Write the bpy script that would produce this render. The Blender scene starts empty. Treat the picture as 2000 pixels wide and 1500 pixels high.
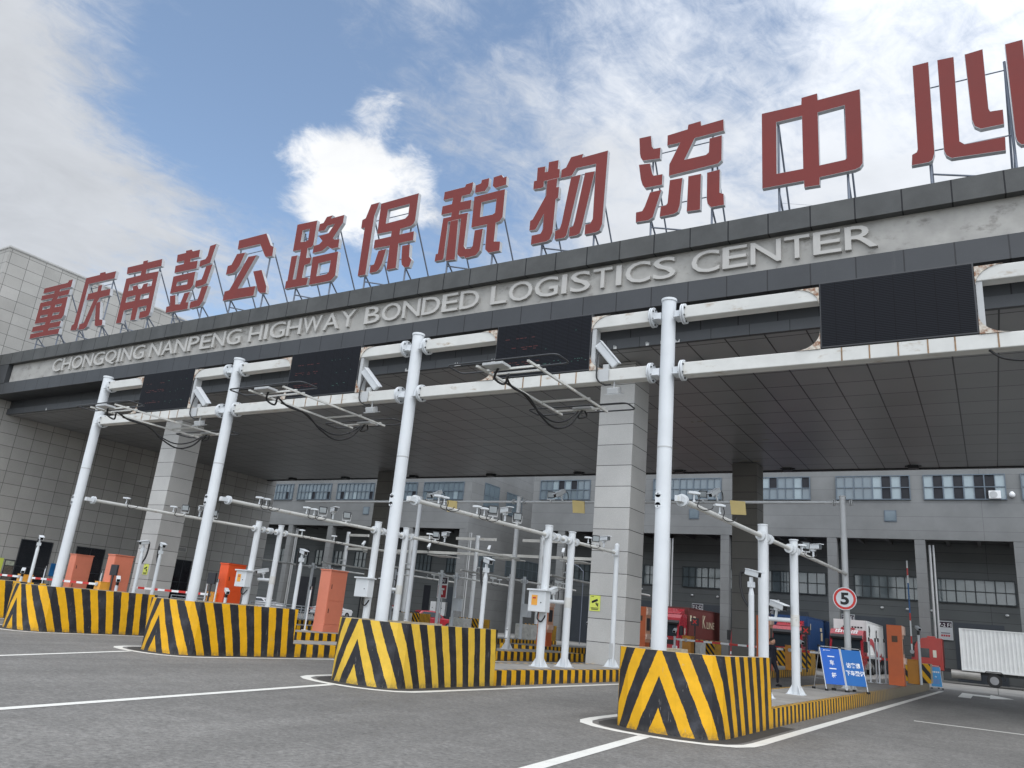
import bpy, bmesh, math, random
from mathutils import Vector, Matrix
random.seed(7)
S = bpy.context.scene
COL = S.collection
R = math.radians

# ---------------------------------------------------------------- camera
cam_d = bpy.data.cameras.new('camera'); cam = bpy.data.objects.new('camera', cam_d); COL.objects.link(cam)
S.camera = cam
cam_d.sensor_width = 36.0; cam_d.lens = 27.095; cam_d.clip_start = 0.1; cam_d.clip_end = 6000
PITCH, ROLL, YAW = R(16.8424), R(5.2425), R(32.2014)
fw = Vector((-math.sin(YAW)*math.cos(PITCH), math.cos(YAW)*math.cos(PITCH), math.sin(PITCH)))
rt = Vector((math.cos(YAW), math.sin(YAW), 0)); up = rt.cross(fw)
r2 = math.cos(ROLL)*rt + math.sin(ROLL)*up; u2 = -math.sin(ROLL)*rt + math.cos(ROLL)*up
M = Matrix((r2, u2, -fw)).transposed().to_4x4(); M.translation = Vector((0, 0, 1.6))
cam.matrix_world = M

# ---------------------------------------------------------------- light and sky
S.view_settings.view_transform = 'Standard'; S.view_settings.look = 'None'
S.view_settings.exposure = 0.86; S.view_settings.gamma = 1.0
SUN_EL, SUN_AZ = R(56), R(128)            # azimuth from +Y towards +X
sun_dir = Vector((math.sin(SUN_AZ)*math.cos(SUN_EL), math.cos(SUN_AZ)*math.cos(SUN_EL), math.sin(SUN_EL)))
sl = bpy.data.lights.new('sun', 'SUN'); sl.energy = 0.6; sl.angle = R(40); sl.color = (1, .96, .9)
so = bpy.data.objects.new('sun', sl); COL.objects.link(so)
so.rotation_euler = (-sun_dir).to_track_quat('-Z', 'Y').to_euler()

W = bpy.data.worlds.new('World'); S.world = W; W.use_nodes = True
nt = W.node_tree; nt.nodes.clear()
def N(nt, typ, **kw):
    n = nt.nodes.new(typ)
    for k, v in kw.items(): setattr(n, k, v)
    return n
def L(nt, a, b): nt.links.new(a, b)
def mth(nt, op, a, b=None, c=None, clamp=False):
    n = N(nt, 'ShaderNodeMath', operation=op); n.use_clamp = clamp
    for i, v in enumerate((a, b, c)):
        if v is None: continue
        if isinstance(v, (int, float)): n.inputs[i].default_value = v
        else: L(nt, v, n.inputs[i])
    return n.outputs[0]
def vmth(nt, op, a, b=None):
    n = N(nt, 'ShaderNodeVectorMath', operation=op)
    for i, v in enumerate((a, b)):
        if v is None: continue
        if isinstance(v, (tuple, list, Vector)): n.inputs[i].default_value = tuple(v)
        else: L(nt, v, n.inputs[i])
    return n
def maprange(nt, v, a, b, c=0.0, d=1.0, smooth=True):
    n = N(nt, 'ShaderNodeMapRange'); n.interpolation_type = 'SMOOTHSTEP' if smooth else 'LINEAR'
    L(nt, v, n.inputs['Value'])
    for k, x in (('From Min', a), ('From Max', b), ('To Min', c), ('To Max', d)): n.inputs[k].default_value = x
    return n.outputs[0]
def noise(nt, vec, scale, detail=4, rough=.5, dist=0.0):
    n = N(nt, 'ShaderNodeTexNoise'); n.inputs['Scale'].default_value = scale; n.inputs['Detail'].default_value = detail
    n.inputs['Roughness'].default_value = rough; n.inputs['Distortion'].default_value = dist
    if vec is not None: L(nt, vec, n.inputs['Vector'])
    return n.outputs['Fac']
def mixc(nt, f, a, b, blend='MIX'):
    n = N(nt, 'ShaderNodeMix', data_type='RGBA', blend_type=blend)
    if isinstance(f, (int, float)): n.inputs[0].default_value = f
    else: L(nt, f, n.inputs[0])
    for i, v in ((6, a), (7, b)):
        if isinstance(v, (tuple, list)): n.inputs[i].default_value = tuple(v) if len(v) == 4 else (*v, 1)
        else: L(nt, v, n.inputs[i])
    return n.outputs[2]

tc = N(nt, 'ShaderNodeTexCoord'); D = tc.outputs['Generated']
sky = N(nt, 'ShaderNodeTexSky', sky_type='NISHITA'); sky.sun_disc = False
sky.sun_elevation = SUN_EL; sky.sun_rotation = SUN_AZ; sky.air_density = 1.0; sky.dust_density = 0.6; sky.ozone_density = 2.0
skyc = vmth(nt, 'MULTIPLY', sky.outputs[0], (.105, .102, .098)).outputs[0]
skyc = vmth(nt, 'ADD', skyc, (.034, .042, .046)).outputs[0]     # sky strength, blue a little deeper
sep = N(nt, 'ShaderNodeSeparateXYZ'); L(nt, D, sep.inputs[0])
zz = mth(nt, 'MAXIMUM', sep.outputs[2], 0.02)
den = mth(nt, 'ADD', zz, .12)
dx, dy = math.sin(R(16)), math.cos(R(16))          # the wind direction the cirrus is drawn out along
al = mth(nt, 'DIVIDE', vmth(nt, 'DOT_PRODUCT', D, (dx, dy, 0)).outputs[1], den)
ac = mth(nt, 'DIVIDE', vmth(nt, 'DOT_PRODUCT', D, (dy, -dx, 0)).outputs[1], den)
cmb = N(nt, 'ShaderNodeCombineXYZ'); L(nt, mth(nt, 'MULTIPLY', al, .42), cmb.inputs[0]); L(nt, ac, cmb.inputs[1])
pl = N(nt, 'ShaderNodeCombineXYZ'); L(nt, al, pl.inputs[0]); L(nt, ac, pl.inputs[1])
wisps = noise(nt, cmb.outputs[0], 2.6, 8, .60, .5)
streak = noise(nt, cmb.outputs[0], 7.0, 9, .66, .7)
ripple = noise(nt, pl.outputs[0], 17.0, 7, .68, .6)
puffs = noise(nt, pl.outputs[0], 6.0, 9, .60, .35)
large = noise(nt, pl.outputs[0], 1.1, 3, .5, .2)
pf = noise(nt, pl.outputs[0], 5.0, 7, .60, .4)
def pdir(px, py):
    v = (px-1000)*r2 - (py-750)*u2 + 1505.3*fw; return v.normalized()
def blob(px, py, rad, soft):                      # soft disc of sky around one direction
    d = vmth(nt, 'DOT_PRODUCT', D, pdir(px, py)).outputs[1]
    return maprange(nt, d, math.cos(R(rad+soft)), math.cos(R(max(rad-soft, .1))))
def addn(f, n, amp): return mth(nt, 'MULTIPLY_ADD', mth(nt, 'SUBTRACT', n, .5), amp, f)
fld = mth(nt, 'MULTIPLY_ADD', large, .3, .50)
for (px, py, rad, soft, w) in [(430, 120, 4, 9, -.58), (290, 180, 3, 6, -.22), (580, 190, 5, 7, -.34), (450, 290, 3, 6, -.22), (860, 10, 2.5, 4, -.32), (1100, 10, 2.5, 4, -.25),
                               (1400, 50, 3, 5, -.34), (1010, 180, 3, 5, -.22), (600, 570, 5, 6, -.36), (830, 500, 4, 5, -.26), (350, 590, 4, 5, -.3), (1020, 370, 3, 4, -.2), (760, 260, 2.5, 4, -.2),
                               (60, 220, 10, 9, .22), (150, 40, 6, 6, .12), (200, 470, 8, 8, .26), (420, 470, 4, 5, .12), (1700, 250, 15, 10, .16), (1150, 230, 6, 6, .12), (700, 20, 3, 4, .14)]:
    fld = mth(nt, 'MULTIPLY_ADD', blob(px, py, rad, soft), w, fld)
fld = addn(addn(addn(fld, wisps, 1.0), streak, 1.15), ripple, .75)
dens = mth(nt, 'MULTIPLY', maprange(nt, fld, .08, .98), .95)
toward = vmth(nt, 'DOT_PRODUCT', D, sun_dir).outputs[1]
glow = maprange(nt, toward, -.1, .9)
rgt = blob(1800, 250, 20, 16)
br = mth(nt, 'MULTIPLY_ADD', rgt, .08, .37); br = addn(br, pf, .16); br = mth(nt, 'MULTIPLY_ADD', glow, .62, br)
low_glow = maprange(nt, vmth(nt, 'DOT_PRODUCT', D, Vector((.25, -.93, .28)).normalized()).outputs[1], .0, .95)
br = mth(nt, 'MULTIPLY_ADD', low_glow, .55, br)        # low bright sky band added behind the viewer as frontal fill
cl = vmth(nt, 'SCALE', (1, 1, 1)); cl.inputs[0].default_value = (.95, .985, 1.04); L(nt, br, cl.inputs[3])
final = mixc(nt, dens, skyc, cl.outputs[0])
cum = mth(nt, 'MULTIPLY', blob(640, 350, 2.4, 3.0), .64)          # the bright heap cloud over the middle of the sign
for (px, py, rad, soft, w) in [(740, 380, 3.4, 3.2, .6), (820, 360, 1.6, 2.0, .3), (570, 275, 1.0, 1.6, .35), (740, 185, 1.2, 1.6, .42), (900, 110, 1.5, 2.5, .3)]:
    cum = mth(nt, 'MULTIPLY_ADD', blob(px, py, rad, soft), w, cum)
cum = addn(addn(cum, puffs, 1.5), ripple, .7)
cw = vmth(nt, 'SCALE', (1, 1, 1)); cw.inputs[0].default_value = (.57, .575, .58); L(nt, maprange(nt, pf, .3, .7, .9, 1.03), cw.inputs[3])
final = mixc(nt, mth(nt, 'MULTIPLY', maprange(nt, cum, .42, 1.0), .95), final, cw.outputs[0])
bg = N(nt, 'ShaderNodeBackground'); bg.inputs[1].default_value = 1.0
L(nt, final, bg.inputs[0]); wo = N(nt, 'ShaderNodeOutputWorld'); L(nt, bg.outputs[0], wo.inputs[0])

# ---------------------------------------------------------------- mesh helpers
def srgb(r, g, b):
    f = lambda c: (c/255/12.92) if c/255 <= .04045 else ((c/255+.055)/1.055)**2.4
    return (f(r), f(g), f(b))
class MB:
    def __init__(s): s.v = []; s.f = []; s.m = []; s.s = []; s.uv = {}
    def add(s, vs, fs, m=0, smooth=False):
        o = len(s.v); s.v += [tuple(p) for p in vs]
        for f in fs: s.f.append(tuple(i+o for i in f)); s.m.append(m); s.s.append(smooth)
        return s
    def box(s, x0, x1, y0, y1, z0, z1, m=0):
        return s.add([(x0,y0,z0),(x1,y0,z0),(x1,y1,z0),(x0,y1,z0),(x0,y0,z1),(x1,y0,z1),(x1,y1,z1),(x0,y1,z1)],
                     [(0,3,2,1),(4,5,6,7),(0,1,5,4),(1,2,6,5),(2,3,7,6),(3,0,4,7)], m)
    def obox(s, mat, hx, hy, hz, m=0):
        vs = [mat @ Vector((a*hx, b*hy, c*hz)) for c in (-1,1) for a, b in ((-1,-1),(1,-1),(1,1),(-1,1))]
        return s.add(vs, [(0,3,2,1),(4,5,6,7),(0,1,5,4),(1,2,6,5),(2,3,7,6),(3,0,4,7)], m)
    def cyl(s, p0, p1, r0, r1=None, n=12, m=0, caps=True):
        r1 = r0 if r1 is None else r1; p0 = Vector(p0); p1 = Vector(p1); d = (p1-p0).normalized()
        a = d.orthogonal().normalized(); b = d.cross(a)
        ln = (p1-p0).length; e = min(.004, ln*.1)/ln      # rings close to the ends keep the cap from bending the shading of the side
        vs = [p0+(p1-p0)*f+(a*math.cos(2*math.pi*i/n)+b*math.sin(2*math.pi*i/n))*(r0+(r1-r0)*f) for f in (0, e, 1-e, 1) for i in range(n)]
        s.add(vs, [(j*n+i, j*n+(i+1)%n, (j+1)*n+(i+1)%n, (j+1)*n+i) for j in range(3) for i in range(n)], m, True)
        if caps:
            s.add(vs[:n], [tuple(range(n-1,-1,-1))], m); s.add(vs[-n:], [tuple(range(n))], m)
        return s
    def tube(s, pts, r, n=8, m=0):
        pts = [Vector(p) for p in pts]; rings = []; a = None
        if 4 <= len(pts) < 16:                   # round off the bends
            q = []
            for i in range(len(pts)-1):
                p0, p1, p2, p3 = pts[max(i-1,0)], pts[i], pts[i+1], pts[min(i+2,len(pts)-1)]
                for k in range(5):
                    t = k/5; q.append(.5*((2*p1)+(p2-p0)*t+(2*p0-5*p1+4*p2-p3)*t*t+(3*p1-p0-3*p2+p3)*t**3))
            pts = q+[pts[-1]]
        if (pts[1]-pts[0]).length > .02: pts = [pts[0], pts[0]+(pts[1]-pts[0]).normalized()*.004]+pts[1:]
        if (pts[-1]-pts[-2]).length > .02: pts = pts[:-1]+[pts[-1]+(pts[-2]-pts[-1]).normalized()*.004, pts[-1]]
        for i, p in enumerate(pts):
            d = (pts[min(i+1,len(pts)-1)]-pts[max(i-1,0)]).normalized()
            if a is None: a = d.orthogonal().normalized()
            a = (a-d*a.dot(d)).normalized(); b = d.cross(a)
            rings.append([p+(a*math.cos(2*math.pi*k/n)+b*math.sin(2*math.pi*k/n))*r for k in range(n)])
        vs = [q for g in rings for q in g]
        fs = [(i*n+k, i*n+(k+1)%n, (i+1)*n+(k+1)%n, (i+1)*n+k) for i in range(len(pts)-1) for k in range(n)]
        s.add(vs, fs, m, True); s.add(rings[0], [tuple(range(n-1,-1,-1))], m); s.add(rings[-1], [tuple(range(n))], m)
        return s
    def prism(s, poly, fn, d0, d1, m=0, mside=None):     # poly in 2D, fn(u, v, d) -> 3D
        n = len(poly); vs = [fn(u, v, d0) for u, v in poly]+[fn(u, v, d1) for u, v in poly]
        s.add(vs, [tuple(range(n-1,-1,-1)), tuple(range(n,2*n))], m)
        s.add(vs, [(i,(i+1)%n,n+(i+1)%n,n+i) for i in range(n)], m if mside is None else mside)
        return s
    def quad(s, pts, m=0): return s.add(pts, [tuple(range(len(pts)))], m)
    def sph(s, c, r, m=0, n=10, k=6, zs=1.0):
        c = Vector(c); vs = []; fs = []
        for j in range(k+1):
            t = math.pi*j/k
            for i in range(n): vs.append(c+Vector((r*math.sin(t)*math.cos(2*math.pi*i/n), r*math.sin(t)*math.sin(2*math.pi*i/n), r*zs*math.cos(t))))
        for j in range(k):
            for i in range(n): fs.append((j*n+i, (j+1)*n+i, (j+1)*n+(i+1)%n, j*n+(i+1)%n))
        return s.add(vs, fs, m, True)
    def build(s, name, mats, parent=None, bevel=0.0, seg=2, origin=None, fix=True):
        off = Vector((0,0,0)); p = parent
        while p is not None: off += p.location; p = p.parent
        if parent is None and origin is not None: off = Vector(origin)
        me = bpy.data.meshes.new(name); me.from_pydata([tuple(Vector(v)-off) for v in s.v], [], s.f)
        for mt in (mats if isinstance(mats, (list, tuple)) else [mats]): me.materials.append(mt)
        me.polygons.foreach_set('material_index', s.m); me.polygons.foreach_set('use_smooth', s.s)
        if s.uv:
            ul = me.uv_layers.new(name='UVMap')
            for pi, co in s.uv.items():
                for li, c in zip(me.polygons[pi].loop_indices, co): ul.data[li].uv = c
        if fix:
            bm = bmesh.new(); bm.from_mesh(me); bmesh.ops.remove_doubles(bm, verts=bm.verts, dist=1e-5) if not s.uv else None
            bmesh.ops.recalc_face_normals(bm, faces=bm.faces); bm.to_mesh(me); bm.free()
        me.update()
        o = bpy.data.objects.new(name, me); COL.objects.link(o)
        if parent is not None: o.parent = parent
        elif origin is not None: o.location = origin
        if bevel:
            b = o.modifiers.new('bevel', 'BEVEL'); b.width = bevel; b.segments = seg; b.limit_method = 'ANGLE'; b.angle_limit = R(40)
        return o
def tag(o, label=None, cat=None, group=None, kind=None):
    if label: o['label'] = label
    if cat: o['category'] = cat
    if group: o['group'] = group
    if kind: o['kind'] = kind
    return o
def thing(name, loc, label, cat, group=None):
    o = bpy.data.objects.new(name, None); COL.objects.link(o); o.location = loc; o.empty_display_size = .2
    return tag(o, label, cat, group)
def copy_tree(src, loc=None, rot=None, label=None, parent=None, scale=None):
    c = src.copy(); COL.objects.link(c)
    if parent is not None: c.parent = parent
    if loc is not None: c.location = loc
    if rot is not None: c.rotation_euler = rot
    if scale is not None: c.scale = (scale,)*3
    if label: c['label'] = label
    for ch in list(src.children): copy_tree(ch, parent=c)
    return c
class Proto:                                     # first use moves the original, later uses copy it
    def __init__(s, src): s.src = src; s.used = False
    def put(s, loc, label, rot=(0,0,0), scale=1.0):
        if not s.used:
            s.used = True; o = s.src; o.location = loc; o.rotation_euler = rot; o.scale = (scale,)*3; o['label'] = label; return o
        return copy_tree(s.src, loc, rot, label, None, scale)
def text_mesh(txt, name, mat, parent, ox, uax, vax, w=None, h=None, depth=.01, shear=0, offset=0.0, center=False, size=1.0, spacing=1.0):
    cu = bpy.data.curves.new(name, 'FONT'); cu.body = txt; cu.size = size; cu.extrude = .5; cu.offset = offset; cu.shear = shear; cu.resolution_u = 3
    cu.space_character = spacing
    t = bpy.data.objects.new(name, cu); COL.objects.link(t)
    dg = bpy.context.evaluated_depsgraph_get(); me = bpy.data.meshes.new_from_object(t.evaluated_get(dg))
    bpy.data.objects.remove(t); bpy.data.curves.remove(cu)
    if not len(me.vertices): return None
    xs = [v.co.x for v in me.vertices]; ys = [v.co.y for v in me.vertices]
    x0, x1, y0, y1 = min(xs), max(xs), min(ys), max(ys)
    sx = w/(x1-x0) if w else None; sy = h/(y1-y0) if h else None
    if sx is None: sx = sy
    if sy is None: sy = sx
    uax = Vector(uax); vax = Vector(vax); nax = uax.cross(vax)
    off = Vector((0,0,0)); p = parent
    while p is not None: off += p.location; p = p.parent
    o0 = Vector(ox)-off
    for v in me.vertices:
        x = (v.co.x-x0)*sx; y = (v.co.y-y0)*sy
        if center: x -= (x1-x0)*sx/2; y -= (y1-y0)*sy/2
        v.co = o0 + uax*x + vax*y + nax*((v.co.z)*depth*2*.5)
    me.materials.clear(); me.materials.append(mat); me.name = name
    for p_ in me.polygons: p_.use_smooth = False
    o = bpy.data.objects.new(name, me); COL.objects.link(o); o.parent = parent
    return o

# ---------------------------------------------------------------- materials
MATS = {}
def mat(name, col, rough=.6, metal=0.0, var=.12, vscale=1.5, bump=0.0, bscale=40, spec=.5, coat=0.0, dirt=None, dirt_amt=.0, dirt_scale=(3,3,.5), space='Object'):
    if name in MATS: return MATS[name]
    m = bpy.data.materials.new(name); m.use_nodes = True; nt = m.node_tree; b = nt.nodes['Principled BSDF']
    tc = N(nt, 'ShaderNodeTexCoord'); P = tc.outputs['Object'] if space == 'Object' else N(nt, 'ShaderNodeNewGeometry').outputs['Position']
    n1 = noise(nt, P, vscale, 5, .6)
    f = maprange(nt, n1, .3, .7, 1-var, 1+var, False)
    cc = vmth(nt, 'SCALE', col); L(nt, f, cc.inputs[3]); c = cc.outputs[0]
    if dirt is not None:
        mp = N(nt, 'ShaderNodeMapping'); mp.inputs['Scale'].default_value = dirt_scale; L(nt, P, mp.inputs[0])
        n2 = noise(nt, mp.outputs[0], 1.0, 7, .65)
        c = mixc(nt, maprange(nt, n2, .66-dirt_amt*.4, .86-dirt_amt*.3), c, dirt)
    L(nt, c, b.inputs['Base Color'])
    rr = maprange(nt, n1, .3, .7, max(rough-.08, .02), min(rough+.08, 1), False); L(nt, rr, b.inputs['Roughness'])
    b.inputs['Metallic'].default_value = metal; b.inputs['Specular IOR Level'].default_value = spec; b.inputs['Coat Weight'].default_value = coat
    if bump:
        bn = N(nt, 'ShaderNodeBump'); bn.inputs['Strength'].default_value = bump; bn.inputs['Distance'].default_value = .01
        L(nt, noise(nt, P, bscale, 4, .6), bn.inputs['Height']); L(nt, bn.outputs[0], b.inputs['Normal'])
    MATS[name] = m; return m
def uvn(nt):                                     # wall coordinates from world position: along the wall, up
    g = N(nt, 'ShaderNodeNewGeometry'); sp = N(nt, 'ShaderNodeSeparateXYZ'); L(nt, g.outputs['Position'], sp.inputs[0])
    sn = N(nt, 'ShaderNodeSeparateXYZ'); L(nt, g.outputs['True Normal'], sn.inputs[0])
    ax = mth(nt, 'GREATER_THAN', mth(nt, 'ABSOLUTE', sn.outputs[0]), .6); az = mth(nt, 'GREATER_THAN', mth(nt, 'ABSOLUTE', sn.outputs[2]), .6)
    mx = N(nt, 'ShaderNodeMix', data_type='FLOAT'); L(nt, ax, mx.inputs[0]); L(nt, sp.outputs[0], mx.inputs[2]); L(nt, sp.outputs[1], mx.inputs[3])
    mz = N(nt, 'ShaderNodeMix', data_type='FLOAT'); L(nt, az, mz.inputs[0]); L(nt, sp.outputs[2], mz.inputs[2]); L(nt, sp.outputs[1], mz.inputs[3])
    return mx.outputs[0], mz.outputs[0], g.outputs['Position']
def tiles(name, c1, c2, w, h, ou, ov, joint=.012, jc=(.02,.02,.02), rough=.6, var=.08, vscale=.7, spec=.4, grain=.12, streak=.0, streak_c=(.4,.4,.38), bump=.05):
    m = bpy.data.materials.new(name); m.use_nodes = True; nt = m.node_tree; b = nt.nodes['Principled BSDF']
    u, v, P = uvn(nt); cb = N(nt, 'ShaderNodeCombineXYZ')
    L(nt, mth(nt, 'SUBTRACT', u, ou), cb.inputs[0]); L(nt, mth(nt, 'SUBTRACT', v, ov), cb.inputs[1])
    br = N(nt, 'ShaderNodeTexBrick'); br.offset = 0; br.squash = 1
    L(nt, cb.outputs[0], br.inputs['Vector']); br.inputs['Color1'].default_value = (*c1,1); br.inputs['Color2'].default_value = (*c2,1); br.inputs['Mortar'].default_value = (*jc,1)
    br.inputs['Scale'].default_value = 1; br.inputs['Mortar Size'].default_value = joint; br.inputs['Mortar Smooth'].default_value = .1
    br.inputs['Brick Width'].default_value = w; br.inputs['Row Height'].default_value = h; br.inputs['Bias'].default_value = 0
    n1 = noise(nt, P, vscale, 6, .6); gr = noise(nt, P, 55, 3, .7)
    f = mth(nt, 'MULTIPLY', maprange(nt, n1, .3, .7, 1-var, 1+var, False), maprange(nt, gr, .3, .7, 1-grain, 1+grain, False))
    sc = vmth(nt, 'SCALE', br.outputs['Color']); L(nt, f, sc.inputs[3]); c = sc.outputs[0]
    if streak:
        cs = N(nt, 'ShaderNodeCombineXYZ'); L(nt, mth(nt, 'MULTIPLY', u, 5), cs.inputs[0]); L(nt, mth(nt, 'MULTIPLY', v, .35), cs.inputs[1])
        c = mixc(nt, maprange(nt, noise(nt, cs.outputs[0], 1, 6, .6), .6, .85, 0, streak), c, streak_c)
    L(nt, c, b.inputs['Base Color']); b.inputs['Roughness'].default_value = rough; b.inputs['Specular IOR Level'].default_value = spec
    bn = N(nt, 'ShaderNodeBump'); bn.inputs['Strength'].default_value = .35; bn.inputs['Distance'].default_value = .01
    L(nt, mth(nt, 'SUBTRACT', mth(nt, 'MULTIPLY', gr, bump), br.outputs['Fac']), bn.inputs['Height']); L(nt, bn.outputs[0], b.inputs['Normal'])
    MATS[name] = m; return m
YEL, BLK = srgb(226, 170, 20), (.018, .018, .022)
def stripes(name, mode, per, yel=YEL, blk=BLK, fade=None):
    # mode 'chevron': UV.x = distance from the nose, UV.y = height; 'kerb': upright bands; 'diag': slanted bands
    m = bpy.data.materials.new(name); m.use_nodes = True; nt = m.node_tree; b = nt.nodes['Principled BSDF']
    uv = N(nt, 'ShaderNodeUVMap'); sp = N(nt, 'ShaderNodeSeparateXYZ'); L(nt, uv.outputs[0], sp.inputs[0]); s, z = sp.outputs[0], sp.outputs[1]
    P = N(nt, 'ShaderNodeTexCoord').outputs['Object']
    wob = mth(nt, 'MULTIPLY_ADD', noise(nt, P, 3.5, 6, .7), .06, -.03)
    if mode == 'chevron':
        sa = mth(nt, 'ABSOLUTE', s); t = maprange(nt, sa, .75, 3.6, .44, .13, False)
        v = mth(nt, 'ADD', mth(nt, 'MULTIPLY_ADD', z, t, sa), wob); ph = mth(nt, 'FRACT', mth(nt, 'DIVIDE', mth(nt, 'ADD', v, .045), per)); y = mth(nt, 'LESS_THAN', ph, .49)
    elif mode == 'kerb':
        v = mth(nt, 'ADD', s, mth(nt, 'MULTIPLY_ADD', z, .06, wob)); ph = mth(nt, 'FRACT', mth(nt, 'DIVIDE', v, per)); y = mth(nt, 'LESS_THAN', ph, .5)
    else:
        v = mth(nt, 'ADD', mth(nt, 'MULTIPLY_ADD', z, .8, s), wob); ph = mth(nt, 'FRACT', mth(nt, 'DIVIDE', v, per)); y = mth(nt, 'LESS_THAN', ph, .5)
    n1 = noise(nt, P, 3.0, 6, .65); n2 = noise(nt, P, 14, 6, .7)
    f = maprange(nt, n1, .3, .7, .86, 1.1, False)
    ys = vmth(nt, 'SCALE', yel); L(nt, f, ys.inputs[3])
    bs = mixc(nt, maprange(nt, n1, .45, .75), blk, (.05, .052, .062))
    c = mixc(nt, y, bs, ys.outputs[0])
    ero = maprange(nt, n2, .64, .76); c = mixc(nt, mth(nt, 'MULTIPLY', ero, .6), c, (.25, .23, .18))        # chipped paint
    mp = N(nt, 'ShaderNodeMapping'); mp.inputs['Scale'].default_value = (26, 26, 3); mp.inputs['Rotation'].default_value = (.3, .9, .2); L(nt, P, mp.inputs[0])
    scr = maprange(nt, noise(nt, mp.outputs[0], 1, 2, .5, 1.2), .70, .73); c = mixc(nt, mth(nt, 'MULTIPLY', scr, .5), c, (.38, .36, .33))   # scratches
    low = maprange(nt, z, .0, .14, .6, 0.0); c = mixc(nt, mth(nt, 'MULTIPLY', low, maprange(nt, n2, .35, .6)), c, (.09, .085, .075))   # splashed dirt
    if fade: c = mixc(nt, mth(nt, 'MULTIPLY', maprange(nt, s, fade[0], fade[1]), .85), c, (.22, .20, .16))
    L(nt, c, b.inputs['Base Color']); b.inputs['Roughness'].default_value = .5; b.inputs['Specular IOR Level'].default_value = .4
    bn = N(nt, 'ShaderNodeBump'); bn.inputs['Strength'].default_value = .25; bn.inputs['Distance'].default_value = .006
    L(nt, n2, bn.inputs['Height']); L(nt, bn.outputs[0], b.inputs['Normal'])
    MATS[name] = m; return m
WHITE = mat('white_painted_steel', (.61, .635, .65), .6, var=.05, spec=.25, dirt=(.36, .32, .26), dirt_amt=.02, dirt_scale=(4, 4, .8))
WHITED = mat('dirty_white_steel', (.57, .57, .54), .5, var=.1, dirt=(.30, .22, .14), dirt_amt=.22, dirt_scale=(2.2, 6, 6))
GREYP = mat('grey_painted_steel', (.42, .43, .43), .45, var=.08, dirt=(.2, .18, .15), dirt_amt=.1, dirt_scale=(4, 4, .6))
BLACK = mat('black_rubber', (.012, .012, .013), .5)
DARKM = mat('dark_metal', (.03, .032, .035), .45, var=.2)
RUST = mat('rusty_steel', (.56, .52, .45), .8, var=.2, vscale=12, bump=.4, dirt=(.20, .075, .025), dirt_amt=.62, dirt_scale=(10, 10, 10))
STEEL = mat('sign_frame_steel', (.16, .18, .22), .5, .3)
LENS = mat('lens_glass', (.01, .012, .016), .08, spec=.8)
CONC = mat('plain_concrete', (.33, .32, .30), .85, var=.15, bump=.3, bscale=30)
ORANGE = mat('orange_cabinet_paint', srgb(205, 104, 72), .45, var=.08, dirt=(.45, .18, .1), dirt_amt=.05)
ORANGE2 = mat('rust_orange_paint', srgb(196, 96, 48), .5, var=.1, dirt=(.3, .12, .05), dirt_amt=.08)
REDORANGE = mat('bright_orange_paint', srgb(224, 86, 38), .42, var=.07)
AMBER = mat('amber_paint', srgb(226, 160, 62), .45, var=.1, dirt=(.35, .2, .06), dirt_amt=.1)
PAPER = mat('white_sheet', (.75, .76, .76), .6, var=.06)
# ================================================================ the setting: ground, road, paint
def asphalt():
    m = bpy.data.materials.new('asphalt'); m.use_nodes = True; nt = m.node_tree; b = nt.nodes['Principled BSDF']
    P = N(nt, 'ShaderNodeNewGeometry').outputs['Position']
    grit = noise(nt, P, 13, 8, .88); mid = noise(nt, P, 2.2, 7, .65); big = noise(nt, P, .12, 4, .55)
    mp = N(nt, 'ShaderNodeMapping'); mp.inputs['Scale'].default_value = (.55, .1, 1); mp.inputs['Rotation'].default_value = (0, 0, R(-70)); L(nt, P, mp.inputs[0])
    lane = noise(nt, mp.outputs[0], 1, 5, .6, .4)
    f = mth(nt, 'MULTIPLY', maprange(nt, grit, .3, .7, .3, 1.75, False), maprange(nt, mid, .3, .7, .84, 1.14, False))
    f = mth(nt, 'MULTIPLY', f, mth(nt, 'MULTIPLY', maprange(nt, big, .3, .7, .86, 1.14, False), maprange(nt, lane, .3, .72, 1.12, .8, False)))
    c = vmth(nt, 'SCALE', (.178, .172, .161)); L(nt, f, c.inputs[3]); c = c.outputs[0]
    spots = maprange(nt, noise(nt, P, .9, 6, .7, .6), .73, .80); c = mixc(nt, mth(nt, 'MULTIPLY', spots, .45), c, (.05, .048, .046))
    L(nt, c, b.inputs['Base Color']); b.inputs['Roughness'].default_value = .82; b.inputs['Specular IOR Level'].default_value = .3
    bn = N(nt, 'ShaderNodeBump'); bn.inputs['Strength'].default_value = .5; bn.inputs['Distance'].default_value = .012; L(nt, grit, bn.inputs['Height']); L(nt, bn.outputs[0], b.inputs['Normal'])
    return m
ASPH = asphalt()
def paint():
    m = bpy.data.materials.new('road_paint'); m.use_nodes = True; nt = m.node_tree; b = nt.nodes['Principled BSDF']
    P = N(nt, 'ShaderNodeNewGeometry').outputs['Position']
    w = noise(nt, P, 28, 5, .75); g = noise(nt, P, 1.6, 5, .6)
    c = mixc(nt, mth(nt, 'MULTIPLY', maprange(nt, w, .56, .72), .75), (.72, .71, .66), (.24, .235, .22)); c = mixc(nt, maprange(nt, g, .5, .8, 0, .35), c, (.35, .34, .31))
    L(nt, c, b.inputs['Base Color']); b.inputs['Roughness'].default_value = .7; return m
PAINT = paint()
g = MB(); g.quad([(-2500,-2500,0),(2500,-2500,0),(2500,2500,0),(-2500,2500,0)]); tag(g.build('ground', ASPH), kind='structure')
CPAD = tiles('yard_concrete', (.30,.295,.28), (.27,.265,.25), 5, 5, 0, 0, .02, (.1,.1,.095), .85, .16, .5, .2, .2)
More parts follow.
